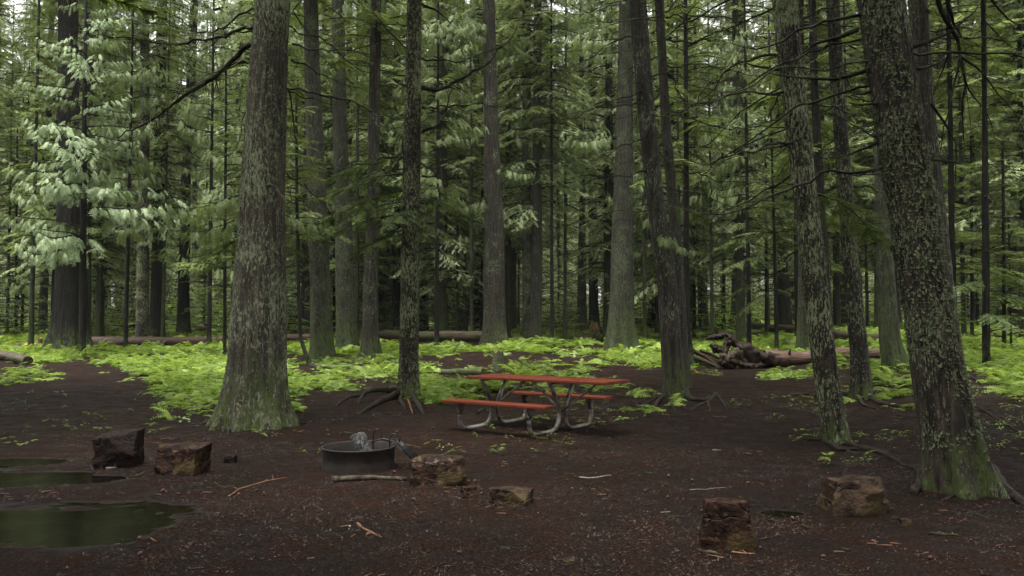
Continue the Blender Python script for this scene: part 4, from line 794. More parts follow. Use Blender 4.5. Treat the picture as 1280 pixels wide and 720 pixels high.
# ------------------------------------------------------------------ roots above the soil
def root_(key, pts, w, lift=None, mat=None, seed=0):
    root, g, Y, *_ = TREES[key]; n = len(pts); P = []
    for i, (px, py) in enumerate(pts):
        q = gnd(px, py + (lift[i] if lift else 0)); q[2] += (w if np.isscalar(w) else w[i]) / 2 * q[1] / FPX * .35
        if lift: q = np.array([*at_depth(px, py, q[1])])
        P.append(q - g)
    N = max(10, n * 5); P = smooth_path(np.array(P), N); ww = np.interp(np.linspace(0, 1, N), [0, 1], [w * 1.15, w * .4]) / 2 * (Y / FPX)
    P[:, 2] += (fbm(np.arange(N) * .6, seed * 3.3, 0, 2) - .5) * .03; P[-1, 2] -= .03
    b = MB(); add_tube(b, P, ww, 9, 0, True, .45, seed); link('root', b.mesh('root', mat or M_root), root)
for i, a in enumerate([('B', [(497, 488), (480, 487), (462, 488), (452, 494), (449, 505)], 8, [8, 12, 14, 10, 0], M_rootmoss), ('B', [(500, 491), (482, 498), (465, 507), (448, 518)], 8, [6, 3, 2, 0], M_root),
          ('B', [(455, 495), (440, 497), (428, 502), (420, 509)], 6, None, M_root), ('B', [(503, 494), (500, 503), (507, 511)], 7, None), ('B', [(515, 494), (522, 504), (529, 518)], 9, [4, 2, 0], M_root), ('B', [(509, 497), (512, 506), (516, 517)], 3, None, M_twig),
          ('I', [(838, 492), (820, 498), (808, 505), (800, 512)], 4, None), ('I', [(842, 494), (838, 504), (846, 517)], 4, None), ('I', [(836, 490), (815, 492), (795, 494), (770, 496)], 3.5, None), ('I', [(846, 494), (852, 504), (858, 514)], 3, None),
          ('I', [(852, 491), (866, 499), (880, 501), (893, 493)], 7, [4, 2, 2, 2], M_rootmoss), ('I', [(893, 492), (902, 500), (908, 511)], 4, [0, 0, 0]), ('I', [(896, 494), (886, 502), (872, 508), (862, 514)], 4, None), ('I', [(884, 503), (888, 512)], 3, None),
          ('I', [(800, 506), (790, 502), (775, 503)], 3, None), ('I', [(790, 487), (760, 484), (735, 489)], 3, None), ('I', [(800, 496), (770, 497), (740, 494)], 3, None), ('I', [(818, 510), (822, 500), (832, 492)], 4, [0, 5, 4]), ('I', [(735, 513), (765, 508), (800, 511)], 2.5, None),
          ('C', [(1170, 596), (1155, 606), (1142, 618)], 22, None), ('C', [(1235, 598), (1256, 617), (1282, 632)], 22, None), ('C', [(1196, 612), (1190, 622), (1176, 628)], 8, None),
          ('D', [(1038, 548), (1020, 551), (1000, 550)], 5, None), ('D', [(1052, 552), (1075, 562), (1100, 566), (1128, 582), (1150, 590)], 8, None), ('D', [(1040, 556), (1062, 566), (1090, 570)], 6, None, M_rootmoss), ('D', [(1036, 554), (1050, 562), (1076, 560)], 5, [3, 3, 2]),
          ('E', [(1066, 495), (1045, 492), (1012, 497)], 7, None), ('E', [(1086, 497), (1100, 505), (1130, 510), (1162, 512)], 8, None), ('E', [(1074, 500), (1080, 508), (1098, 512)], 5, None), ('E', [(1010, 494), (990, 494), (975, 497)], 5, None),
          ('A', [(272, 528), (262, 531), (250, 530)], 8, None, M_rootmoss), ('A', [(296, 515), (290, 532), (284, 543)], 6, [8, 3, 0], M_root), ('A', [(275, 530), (268, 536), (262, 537)], 5, None), ('A', [(362, 524), (374, 530), (384, 529)], 6, None),
          ('C', [(1212, 470), (1228, 482), (1240, 494)], 5, None), ('C', [(1226, 512), (1255, 530), (1285, 548)], 5, None), ('C', [(1206, 505), (1235, 512), (1262, 520)], 3.5, None),
          ('U', [(420, 450), (436, 456), (448, 455)], 7, None, M_rootmoss), ('S', [(452, 444), (442, 449), (433, 452)], 5, None, M_rootmoss), ('S', [(476, 443), (486, 450), (496, 450)], 6, None, M_rootmoss),
          ('V', [(390, 458), (398, 462), (404, 461)], 6, None)]):
    root_(*a, seed=i) if len(a) == 5 else root_(*a, None, i)

# ------------------------------------------------------------------ fallen logs, stumps
LOGS = []
def log(name, label, cat, a, b, w0, w1, mat, n=18, seed=0, knots=4, sink=.15, end=None, jit=.1):
    A, B = gnd(*a), gnd(*b); w0, w1 = w0 * 1.2, w1 * 1.2; r0, r1 = w0 / 2 * A[1] / FPX, w1 / 2 * B[1] / FPX; LOGS.append((A, B, r0))
    N = 26; t = np.linspace(0, 1, N)[:, None]; P = A * (1 - t) + B * t; r = r0 * (1 - t[:, 0]) + r1 * t[:, 0]
    gz = ground(P[:, 0], P[:, 1]); P[:, 2] = np.maximum(P[:, 2], 0) * 0 + np.interp(t[:, 0], [0, 1], [gz[0], gz[-1]]); P[:, 2] = np.maximum(P[:, 2], gz * .5 + P[:, 2] * .5) + r * (1 - sink)
    P += (fbm(t * 4, seed, np.array([0, 5, 9]), 2) - .5) * r0 * .5
    d = (B - A); L = np.linalg.norm(d); az = math.atan2(d[1], d[0]); o = A.copy(); o[2] = gz[0]
    ca, sa = math.cos(-az), math.sin(-az); Q = P - o; Q = np.stack([Q[:, 0] * ca - Q[:, 1] * sa, Q[:, 0] * sa + Q[:, 1] * ca, Q[:, 2]], 1)
    root = link(name, None, None, tuple(o), az); tag(root, label, cat)
    mb = MB(); V, F, T = tube(Q, r, n, False, jit, seed); mb.add(V, F); link('log_body', mb.mesh('log_body', mat), root)
    rng = R(seed)
    for e, i, j in ((0, 0, 1), (1, N - 1, N - 2)):
        mb = MB(); ring = V.reshape(N, n, 3)[i]; dirn = (Q[i] - Q[j]); dirn /= np.linalg.norm(dirn); c_ = ring.mean(0)
        rings = [ring, c_ + (ring - c_) * .8 + dirn * rng.uniform(-.02, .03, (n, 1)), c_ + (ring - c_) * .35 + dirn * rng.uniform(-.04, .02, (n, 1)), c_ + (ring - c_) * .01]
        mb.add(np.concatenate(rings), grid_faces(4, n, True)); link('log_end', mb.mesh('log_end', end or M_log_dark), root)
    for k in range(knots):
        i = rng.randint(3, N - 3); a_ = rng.uniform(.3, 2.8); dd = np.array([rng.uniform(-.4, .4), math.cos(a_), math.sin(a_)]); mb = MB()
        add_tube(mb, [Q[i] + dd * r[i] * .7, Q[i] + dd * (r[i] * 1.3), Q[i] + dd * (r[i] * 1.3 + rng.uniform(.05, .35))], [r[i] * .22, r[i] * .14, r[i] * .06], 6); link('branch_stub', mb.mesh('branch_stub', M_log_dark), root)
    return root
log('fallen_log', 'long reddish fallen log lying behind the trunk at left', 'log', (112, 436), (392, 428), 13, 9, M_log_red, seed=1)
log('fallen_log', 'straight brown fallen log across the ferns left of the straight grey cedar', 'log', (462, 423), (606, 427), 9, 11, M_log_brown, seed=2)
log('fallen_log', 'dark far log behind the mossy brown trunk above the tabletop', 'log', (612, 407), (722, 408), 8, 12, M_log_dark, seed=3)
log('fallen_log', 'dark weathered log crossing behind the thin sapling and lichen trunks', 'log', (938, 411), (1108, 429), 8, 10, M_log_brown, seed=4)
log('fallen_log', 'reddish ended log lying behind the dark trunk at left', 'log', (237, 417), (292, 413), 8, 6, M_log_brown, seed=5, end=M_end)
log('fallen_log', 'short mossy log half sunk behind the picnic table', 'log', (552, 468), (602, 468), 7, 8, M_log_moss, seed=6, knots=1, sink=.4)
log('fallen_log', 'small dark log at the left edge on the fern border', 'log', (-12, 444), (34, 456), 8, 10, M_log_dark, seed=7, knots=1)
log('fallen_log', 'pale distant log in the gap between the pale far trunks', 'log', (534, 405), (594, 405), 7, 6, M_log_brown, seed=8, knots=1)
log('fallen_log', 'low log in ferns just right of the slim hemlock foot', 'log', (395, 459), (470, 463), 5, 5, M_log_moss, seed=9, knots=1, sink=.6)
log('fallen_log', 'pale far log lying across the ferns at the right edge', 'log', (1238, 420), (1290, 415), 7, 6, M_log_brown, seed=10, knots=0)
log('fallen_log', 'thin dark log on bare soil left of the two toned cedar', 'log', (640, 425), (668, 424), 4, 4, M_log_dark, seed=12, knots=0)
log('fallen_log', 'low rotten log end among ferns left of the mossy buttressed foot', 'log', (716, 424), (742, 426), 6, 8, M_log_dark, seed=13, knots=1)
log('fallen_log', 'dark twiggy log far back behind the rootwad', 'log', (852, 418), (892, 414), 5, 7, M_log_dark, seed=14, knots=3)
# the peeled log with its torn-up rootwad
pl = log('fallen_tree', 'peeled pinkish fallen trunk ending in a torn dark rootwad', 'fallen tree', (958, 459), (1098, 447), 18, 11, M_log_pale, 22, seed=11, knots=2)
def pxpath(pts, dep): return np.array([at_depth(px, py, dep + dd) for (px, py, dd) in pts])
pg = gnd(945, 460); inv = pl.location; az_ = pl.rotation_euler[2]
def tolocal(P):
    Q = P - np.array(inv); ca, sa = math.cos(-az_), math.sin(-az_); return np.stack([Q[:, 0] * ca - Q[:, 1] * sa, Q[:, 0] * sa + Q[:, 1] * ca, Q[:, 2]], 1)
for i, (pts, ws, fl) in enumerate([([(990, 454, 0), (962, 449, 0), (945, 445, 0), (930, 436, 0), (918, 428, .1), (909, 418, .1)], [8, 26, 28, 24, 14, 8], .8), ([(912, 418, .1), (902, 420, .2), (892, 421, .2), (882, 424, .3)], [8, 11, 10, 4], .8),
        ([(914, 422, 0), (907, 434, 0), (905, 446, -.1), (904, 455, -.1)], [11, 10, 13, 9], .8), ([(930, 440, 0), (915, 446, -.1), (900, 448, -.1)], [16, 20, 14], 1), ([(905, 440, .2), (895, 436, .2), (887, 431, .2)], [16, 16, 7], .7),
        ([(958, 456, -.1), (940, 458, -.2), (924, 455, -.2), (912, 450, -.3)], [14, 14, 12, 8], .8), ([(926, 432, 0), (934, 436, 0), (944, 440, 0)], [9, 8, 8], .8), ([(898, 452, -.2), (908, 457, -.2), (920, 460, -.2)], [12, 12, 7], .7)]):
    P = tolocal(pxpath(pts, pg[1])); N = 34; P = smooth_path(P, N); w = np.interp(np.linspace(0, 1, N), np.linspace(0, 1, len(ws)), ws) / 2 * pg[1] / FPX
    mb = MB(); V, F, T = tube(P, w, 14, False, .5, i + 40, fl)
    th_ = np.tile(np.arange(14), N); ax_ = np.repeat(P, 14, 0); V = ax_ + (V - ax_) * (.6 + .75 * np.abs(fbm(th_ * .9, i * 7.7, np.repeat(np.arange(N), 14) * .22, 3) - .5)[:, None] * 3.2)
    for q in (0, -1): V.reshape(N, 14, 3)[q] = V.reshape(N, 14, 3)[q].mean(0) + (V.reshape(N, 14, 3)[q] - V.reshape(N, 14, 3)[q].mean(0)) * .15
    mb.add(V, F); link('rootwad_arm', mb.mesh('rootwad_arm', M_rot if i != 3 else M_log_dark), pl)
# crossed dead roots beside it
rp = gnd(885, 457); t = link('root_tangle', None, None, tuple(rp)); tag(t, 'heap of crossed dark dead roots left of the rootwad', 'roots')
for i, (a, b, w) in enumerate([((862, 445), (904, 463), 7), ((866, 438), (900, 460), 6), ((875, 438), (906, 452), 5), ((862, 452), (880, 440), 5), ((872, 456), (893, 441), 4), ((880, 462), (902, 455), 5), ((884, 440), (878, 456), 3)]):
    A, B = gnd(*a), gnd(*b); B[1] = A[1] = rp[1] + (i - 3) * .12; A, B = at_depth(a[0], a[1], A[1]), at_depth(b[0], b[1], B[1])
    mb = MB(); add_tube(mb, smooth_path(np.array([A, (A + B) / 2 + [0, 0, .05], B]) - rp, 8), np.linspace(w, w * .6, 8) / 2 * rp[1] / FPX, 7, 0, True, .2, i); link('root', mb.mesh('root', M_log_dark), t)
def stump(label, base, w, h, mat, seed, jag=.5, cat='stump', flare=.4, n=36):
    g = gnd(*base); r = w / 2 * g[1] / FPX; H = h * g[1] / FPX; rng = R(seed)
    V, F, info = trunk_geo(np.array([0, H]), np.zeros(2), np.zeros(2), np.array([r, r * .8]), H, n, H / 14, flare, 5, r * .12, seed, H * .3)
    nz = V.shape[0]; th = np.arange(n) / n * 6.28; top = H * (1 - jag * fbm(np.cos(th) * 2.2 + seed, np.sin(th) * 2.2, 0, 3) * 1.4); V[..., 2] = np.minimum(V[..., 2], top[None])
    t = link('stump', None, None, tuple(g)); tag(t, label, cat); link('stump_body', MB().add(V.reshape(-1, 3), F).mesh('stump_body', mat), t)
    tp = V[-1]; c_ = tp.mean(0); mb = MB(); rings = [tp, c_ * [1, 1, 0] + (tp - c_ * [1, 1, 0]) * [.7, .7, .93], np.array([c_[0], c_[1], top.min() * .9]) + (tp - c_) * [.3, .3, .1]]
    mb.add(np.concatenate(rings), grid_faces(3, n, True)); link('stump_top', mb.mesh('stump_top', M_orange), t); return t
stump('short mossy stump in the ferns right behind the picnic table', (623, 463), 14, 28, M_log_moss, 2, .25)
stump('small orange brown broken stump between two far trunks', (743, 413), 11, 14, M_orange, 3, .6)
stump('reddish broken snag right of the trunk before the red log', (190, 424), 13, 45, M_rot, 4, .5)
stump('tall orange red rotten snag behind the slim hemlock', (487, 406), 13, 84, BARK['red'], 5, .25)
stump('low dark broken stump left of the big dark cedar', (32, 437), 24, 11, M_log_dark, 6, .6)
stump('little dark stub beside the big dark cedar foot', (50, 433), 5, 13, M_log_dark, 7, .4)
stump('small charred stub in the ferns behind the rootwad', (938, 424), 20, 14, M_rot, 8, .7)
lump = log('uprooted_log', 'black uprooted log end far back between left trunks', 'log', (186, 392), (212, 394), 15, 16, M_log_dark, seed=15, knots=2)

# ------------------------------------------------------------------ rocks
def rock(label, px, base, w, h, mat, seed, depth=.8, name='rock', top=.9, rot=0., tilt=0., n=34, rough=.05):
    g = gnd(px, base); Wd, H = w * g[1] / FPX, h * g[1] / FPX; D = Wd * depth; rng = R(seed); g = g * (1 + D * .35 / g[1]); g[2] = ground(g[0], g[1])
    u = np.linspace(-1, 1, n); A, B = np.meshgrid(u, u); one = np.ones_like(A); mb = MB(); faces = [(A, B, one), (-A, B, -one), (one, -A, B)[::1], (-one, A, B), (-A, one, B), (A, -one, B)]
    pl_ = [(np.array(v, float), 1.) for v in ((1, 0, 0), (-1, 0, 0), (0, 1, 0), (0, -1, 0), (0, 0, 1), (0, 0, -1))]
    pl_ = [((v + rng.normal(size=3) * .07) / np.linalg.norm(v), d) for v, d in pl_]
    for _ in range(7):
        v = rng.normal(size=3); v[2] = v[2] * .6 + .2; v /= np.linalg.norm(v); pl_.append((v, rng.uniform(1.05, 1.35)))
    for (x, y, z) in faces:
        d = np.stack([x, y, z], -1); d = d / np.linalg.norm(d, axis=-1)[..., None]
        r = np.min([np.where((d @ v) > .05, dd / np.maximum(d @ v, .05), 9) for v, dd in pl_], axis=0)
        p = d * r[..., None]
        q = p + seed * 7.7; e = (fbm(q[..., 0] * 1.4, q[..., 1] * 1.4, q[..., 2] * 1.4, 2) - .5) * 4 * rough + np.abs(fbm(q[..., 0] * 3, q[..., 1] * 3, q[..., 2] * 3, 4) - .5) * -4 * rough - (fbm(q[..., 0] * 9, q[..., 1] * 9, q[..., 2] * 9, 2) - .5) * .025
        p = p * (1 + e)[..., None]
        p[..., 0] *= Wd / 2 * (1 - .06 * (p[..., 2] > 0)); p[..., 1] *= D / 2; p[..., 2] = p[..., 2] * H * .62 + H * .36 + p[..., 0] * tilt
        mb.add(p.reshape(-1, 3), grid_faces(n, n))
    o = link(name, mb.mesh(name, mat, True), None, tuple(g), rot); tag(o, label, 'rock'); me = o.data
    import bmesh
    bm = bmesh.new(); bm.from_mesh(me); bmesh.ops.remove_doubles(bm, verts=bm.verts, dist=1e-4); bmesh.ops.recalc_face_normals(bm, faces=bm.faces); bm.to_mesh(me); bm.free()
    try: me.set_sharp_from_angle(angle=rad(38))
    except Exception: pass
    return o
rock('dark square block of rock standing in wet ground at far left', 150, 584, 54, 44, M_rock1, 1, .75, rot=.12, tilt=.12)
rock('dark rock with pale flat top left of the fire ring', 228, 594, 55, 36, M_rock2, 2, .7, rot=-.1)
rock('mossy wet rock right against the fire ring and stick', 546, 608, 78, 35, M_rock3, 3, .6, rot=.12, n=26)
rock('low flat brown rock in front of the picnic table', 641, 631, 48, 17, M_rock4, 4, .75, rot=-.35)
rock('upright cracked reddish rock at bottom right', 909, 688, 66, 54, M_rock2, 5, .75, rot=-.15, n=28)
rock('tan topped rough rock before the thick leaning trunk', 1068, 644, 72, 42, M_rock4, 6, .75, rot=-.3, n=28, tilt=.05)
rock('small dark stone between the dark rock and the fire ring', 288, 579, 15, 9, M_rock1, 7)
rock('small brown stone below the mossy wet rock', 585, 623, 18, 13, M_rock2, 8, rot=.3)
rock('small round pale stone right of the tan topped rock', 1131, 657, 13, 8, M_rock4, 9, n=12)
rock('half buried flat stone near the bottom edge', 711, 706, 14, 6, M_rock4, 10, n=12)
rock('little chip of stone at the right foot of the tan rock', 1104, 640, 12, 6, M_rock1, 11, n=12)

# ------------------------------------------------------------------ fire ring with grate, charred log, sticks
fg = gnd(448, 592); fr = 93 / 2 * fg[1] / FPX; fc = np.array([fg[0] * (1 + fr / fg[1]), fg[1] + fr, 0]); fc[2] = float(ground(*fc[:2])) ; FH = 27 * fg[1] / FPX
fire = link('fire_ring', None, None, tuple(fc)); tag(fire, 'black rusty steel fire ring with its grate tipped back', 'fire ring')
n = 64; th = np.arange(n) * 2 * math.pi / n
prof = [(fr, -.05), (fr, FH * .3), (fr * 1.002, FH * .93), (fr * 1.02, FH * .95), (fr * 1.025, FH), (fr * .99, FH * 1.01), (fr * .975, FH * .97), (fr * .975, -.02)]
V = np.array([[(r * math.cos(a), r * math.sin(a), z) for a in th] for r, z in prof]).reshape(-1, 3)
link('ring_wall', MB().add(V, grid_faces(8, n, True)).mesh('ring_wall', M_ring), fire)
rr = np.linspace(0, fr * .97, 14); V = np.stack([rr[:, None] * np.cos(th), rr[:, None] * np.sin(th), .03 + .05 * fbm(rr[:, None] * np.cos(th) * 9, rr[:, None] * np.sin(th) * 9, 0, 3)], -1).reshape(-1, 3)
link('ash_bed', MB().add(V, grid_faces(14, n, True)).mesh('ash_bed', M_ash), fire)
gr = link('grate', None, fire)  # placeholder replaced below by a mesh part
bpy.data.objects.remove(gr)
mb = MB()  # grate plate: tipped back over the right rim, sloping down to the right
p0 = at_depth(494, 551, fc[1] - .02) - fc; p1 = at_depth(523, 575, fc[1] - .02) - fc; ax = (p1 - p0); up = np.array([0, 1., 0])
for k in range(11):
    o = up * (-.17 + .034 * k); add_tube(mb, [p0 + o, p1 + o], .0055, 5)
for q in (0, .33, .66, 1): c_ = p0 + ax * q; add_tube(mb, [c_ - up * .19, c_ + up * .19], .008 if q in (0, 1) else .006, 6)
grate = link('grate', mb.mesh('grate', M_grate), fire)
for (xa, xb, yb, yt) in ((466.5, 477, 553, 537), (487, 499, 556, 543)):
    mb = MB(); P = [at_depth(x, y, fc[1] - .1) - fc for x, y in ((xa, yb + 8), (xa, yb), (xa, yt + 3), (xa + 2, yt), ((xa + xb) / 2, yt - 1), (xb - 2, yt), (xb, yt + 4), (xb + .5, yb - 4))]
    add_tube(mb, smooth_path(P, 24), .009, 7); link('grate_handle', mb.mesh('grate_handle', M_grate), grate)
mb = MB(); P = [at_depth(x, y, fc[1] - .1) - fc for x, y in ((464, 553), (478, 548), (492, 552), (500, 556), (516, 575))]; add_tube(mb, smooth_path(P, 16), .011, 6); link('grate_frame', mb.mesh('grate_frame', M_grate), grate)
mb = MB(); P = [at_depth(x, y, fc[1] - .22) - fc for x, y in ((488, 553), (500, 558), (517, 574))]; add_tube(mb, smooth_path(P, 10), .008, 6); link('grate_frame', mb.mesh('grate_frame', M_grate), grate)
# charred split log standing tilted in the ring
P0, P1 = at_depth(459, 577, fc[1] - .12), at_depth(446, 543, fc[1] - .05)
mb = MB(); V, F, T = tube(smooth_path([P0 - P0, P1 - P0], 14), np.linspace(.1, .09, 14), 20, True, .3, 5, .9); mb.add(V, F); mb.f[3].append(T); mb.m[3].append(np.full(len(T), 0))
o = link('charred_log', mb.mesh('charred_log', M_char), None, tuple(P0)); tag(o, 'grey cracked charred log standing tilted inside the fire ring', 'firewood')
mb = MB(); a, b = at_depth(462, 566, fc[1] - .05), at_depth(488, 572, fc[1] + .02); add_tube(mb, smooth_path([a - a, b - a], 8), .02, 7, 0, True, .3, 2)
o = link('charred_stick', mb.mesh('charred_stick', M_char), None, tuple(a)); tag(o, 'small burnt stick lying inside the fire ring', 'stick')
def stick(label, pts, w, mat, seed=0, name='stick', n=7, fork=0, jit=.2):
    P = np.array([gnd(*p) for p in pts]); g = P[0].copy(); d = g[1] / FPX; N = 14; Q = smooth_path(P - g, N); r = np.linspace(w, w * .6, N) / 2 * d
    Q[:, 2] = ground(Q[:, 0] + g[0], Q[:, 1] + g[1]) - g[2] + r * .8; mb = MB(); add_tube(mb, Q, r, n, 0, True, jit, seed); rng = R(seed)
    for k in range(fork):
        i = rng.randint(3, N - 2); e = Q[i] + np.array([rng.uniform(-.12, .12), rng.uniform(-.25, .25), .01]); add_tube(mb, [Q[i], (Q[i] + e) / 2 + [0, 0, .01], e], [r[i] * .6, r[i] * .5, r[i] * .3], 5)
    o = link(name, mb.mesh(name, mat), None, tuple(g)); tag(o, label, 'stick'); return o
stick('thick bark covered stick lying against the mossy wet rock', [(415, 603), (440, 601), (475, 600), (508, 601)], 8, M_palestick if 0 else wood('bark_stick', (.012, .009, .006), (.075, .06, .045), None, .7, (2, 2, 2), 9), 1, jit=.3)
stick('long thin curved twig left of the fire ring', [(285, 622), (300, 612), (325, 604), (358, 598)], 2.6, M_twig, 2, fork=3)
stick('short bent orange twig below the fire ring', [(447, 656), (456, 663), (468, 669), (476, 673)], 3.4, M_twig, 3, fork=1)
stick('pale lichen covered stick on soil right of the flat rock', [(724, 598), (735, 599), (748, 598), (764, 595)], 2.6, M_palestick, 4)
stick('thin pale twig above the upright cracked rock', [(862, 613), (885, 612), (908, 610)], 1.3, M_palestick, 5)
stick('small twig at the foot of the upright cracked rock', [(915, 691), (930, 693), (944, 694)], 3, M_twig, 6)
stick('small pale splinter lying before the dark square rock', [(132, 587), (142, 586), (152, 585)], 3, M_palestick, 7)
stick('dark curved stick at left of the small dark stone', [(268, 604), (280, 610), (296, 607)], 1.6, M_branch, 8)
stick('dark crooked twig on soil behind the picnic table', [(597, 518), (602, 513), (608, 512), (611, 516)], 4, M_branch, 9, fork=2)
stick('short dark twig in front of the picnic table', [(806, 616), (812, 612), (816, 611)], 2.5, M_branch, 10, fork=1)
stick('short pale twig right of the picnic table', [(890, 563), (902, 563)], 1.5, M_palestick, 11)
stick('thin twig near the bottom right of the picture', [(1042, 690), (1056, 690)], 1.6, M_twig, 12)
stick('grey buried stick right of the small round stone', [(1160, 668), (1180, 670), (1198, 671)], 4, M_branch, 13)
stick('short pale twig above the upright rock', [(826, 641), (838, 640)], 1.5, M_palestick, 14)
stick('small pale twig at bottom left centre', [(384, 700), (393, 699)], 2.5, M_twig, 15)
stick('dark thin branch lying on soil beside the big cedar', [(430, 541), (444, 543), (452, 542)], 1.8, M_branch, 16, fork=1)
stick('pale twig lying on the soil beside the dark rock', [(254, 616), (266, 616)], 1.6, M_twig, 17)

# ------------------------------------------------------------------ picnic table
TX, TY, TH = -.70, 12.43, -.607
tz = float(ground(TX + .9, TY - .4)) - .005
table = link('picnic_table', None, None, (TX, TY, tz), TH); tag(table, 'red brown plank picnic table on bent steel tube legs', 'picnic table')
def plank(x0, x1, y0, y1, z0, z1, seed):
    mb = MB(); nx = 20; xs = np.linspace(x0, x1, nx); rng = R(seed); b = .006
    pr = [(y0 + b, z0), (y1 - b, z0), (y1, z0 + b), (y1, z1 - b), (y1 - b, z1), (y0 + b, z1), (y0, z1 - b), (y0, z0 + b)]
    sag = (fbm(xs * .8, seed, 0, 2) - .5) * .008
    V = np.array([[(x, y, z + s) for y, z in pr] for x, s in zip(xs, sag)])
    V = np.concatenate([[V[0].mean(0)[None].repeat(8, 0)], V, [V[-1].mean(0)[None].repeat(8, 0)]]).reshape(-1, 3)
    mb.add(V, grid_faces(nx + 2, 8, True)); return mb.mesh('plank', M_plank, False)
for k in range(3): o = link('plank', plank(0, 2.44, .245 * k, .245 * k + .235, .742, .782, k), table); o['label'] = 'tabletop plank'
o = link('seat_plank', plank(0, 1.83, -.62, -.36, .425, .465, 7), table); o = link('seat_plank', plank(0, 1.83, 1.08, 1.34, .425, .465, 8), table)
VC = .36
for u in (.27, 1.5):
    for sgn in (-1, 1):
        f = lambda v, z: (u + sgn * .024, VC + sgn * v, z)
        P = [f(.84, .42), f(.845, .34), f(.845, .2), f(.83, .11), f(.77, .05), f(.68, .032), f(.5, .03), f(.3, .03), f(.17, .045), f(.09, .1), f(.05, .19), f(.045, .3), f(.07, .4), f(.17, .55), f(.32, .742)]
        mb = MB(); add_tube(mb, smooth_path(P, 60), .031, 12); link('leg', mb.mesh('leg', M_tube), table)
        mb = MB(); v0, v1 = VC + sgn * .74, VC + sgn * .97; lo, hi = min(v0, v1), max(v0, v1)
        box(mb, (u - .03, lo, .405), (u + .03, hi, .424)); k = mb.n
        mb.add([(u + dx, VC + sgn * v, z) for dx in (-.02, .02) for v, z in ((.76, .405), (.92, .405), (.85, .26), (.83, .26))], [(0, 1, 2, 3), (7, 6, 5, 4), (0, 4, 5, 1), (1, 5, 6, 2), (2, 6, 7, 3), (3, 7, 4, 0)])
        link('seat_bracket', mb.mesh('seat_bracket', M_bracket, False), table)
    mb = MB(); box(mb, (u - .03, .02, .715), (u + .03, .70, .741)); link('crossbar', mb.mesh('crossbar', M_bracket, False), table)
for (u0, u1) in ((.27, .86), (1.5, .95), (1.5, 2.1)):
    for v in ((.36,) if u1 < 2 else (.36,)):
        mb = MB(); add_tube(mb, smooth_path([(u0, v, .3), (u0 + (u1 - u0) * .45, v, .5), (u1, v, .738)], 12), .017, 8); link('brace', mb.mesh('brace', M_tube), table)

# ------------------------------------------------------------------ ferns and low leaves
def frond(mb, L, az, rise, droop, rng, pin=11, w=.42, m=0):
    ca, sa = math.cos(az), math.sin(az); s = np.linspace(0, 1, pin + 2)
    P = np.stack([L * s * (1 - .1 * s), 0 * s, L * (rise * s - droop * s * s)], 1)
    tri = []
    for k in range(1, pin + 1):
        l = L * w * (1 - s[k]) ** .7 * rng.uniform(.85, 1.1) * (.55 + .45 * min(1, s[k] * 4))
        for q in (-1, 1):
            e = np.array([.45 * l, q * l * .9, rng.uniform(-.25, .05) * l]); w_ = np.array([L / pin * .55, 0, 0])
            mid = P[k] + e * .55 + np.array([L / pin * .25, 0, 0])
            tri += [P[k] - w_, P[k] + w_ * .8, P[k] + e]
    V = np.array(tri); X = V[:, 0] * ca - V[:, 1] * sa; Y = V[:, 0] * sa + V[:, 1] * ca
    mb.add(np.stack([X, Y, V[:, 2]], 1), np.arange(len(V)).reshape(-1, 3), m)
def fern(seed, nf, L, rise=.8, mat=L_fern):
    rng = R(seed); mb = MB()
    for k in range(nf): frond(mb, L * rng.uniform(.7, 1.15), k * 2.4 + rng.uniform(-.3, .3), rise * rng.uniform(.5, 1.2), rng.uniform(.5, .9), rng)
    return mb.mesh('fern', mat, False)
def flatleaf(seed, mat=L_fern):      # oak-fern like: three-part flat frond on a stalk
    rng = R(seed); mb = MB()
    for k in range(3):
        n0 = mb.n; frond(mb, .16 * rng.uniform(.8, 1.2), k * 2.1 + rng.uniform(-.3, .3), .1, .25, rng, 7, .5); mb.v[-1][:, 2] += .12 + .05 * rng.rand(); mb.v[-1][:, :2] += rng.uniform(-.08, .08, 2)
    return mb.mesh('oak_fern', mat, False)
def smallleaf(seed, mat=L_fern2):
    rng = R(seed); mb = MB()
    for k in range(9):
        a = rng.uniform(0, 6.28); d = np.array([math.cos(a), math.sin(a), rng.uniform(-.2, .3)]) * rng.uniform(.02, .05); e = np.array([-d[1], d[0], 0]) * .5; o = np.array([*rng.uniform(-.09, .09, 2), rng.uniform(.02, .09)])
        mb.add([o, o + d * .5 + e, o + d, o + d * .5 - e], [(0, 1, 2, 3)])
    return mb.mesh('ground_leaf', mat, False)
F_near = [flatleaf(1), fern(7, 6, .38, .8, L_fern3), flatleaf(15, L_fern3), flatleaf(2), fern(3, 5, .26, .6), fern(4, 6, .34, .7), smallleaf(5), flatleaf(6), fern(8, 5, .3, .35), smallleaf(9)]
F_far = [fern(17, 7, .6, .8, L_fern3), fern(11, 7, .5, .6), fern(12, 8, .6, .7), fern(13, 6, .42, .4), flatleaf(14)]
BX = [-200, 0, 140, 170, 215, 262, 300, 370, 420, 470, 520, 560, 620, 700, 760, 845, 862, 905, 930, 980, 1010, 1060, 1110, 1150, 1200, 1215, 1240, 1285, 1400]
BY = [455, 459, 461, 474, 512, 520, 505, 500, 478, 468, 492, 498, 490, 486, 478, 472, 462, 448, 442, 460, 480, 492, 490, 480, 468, 445, 478, 520, 600]
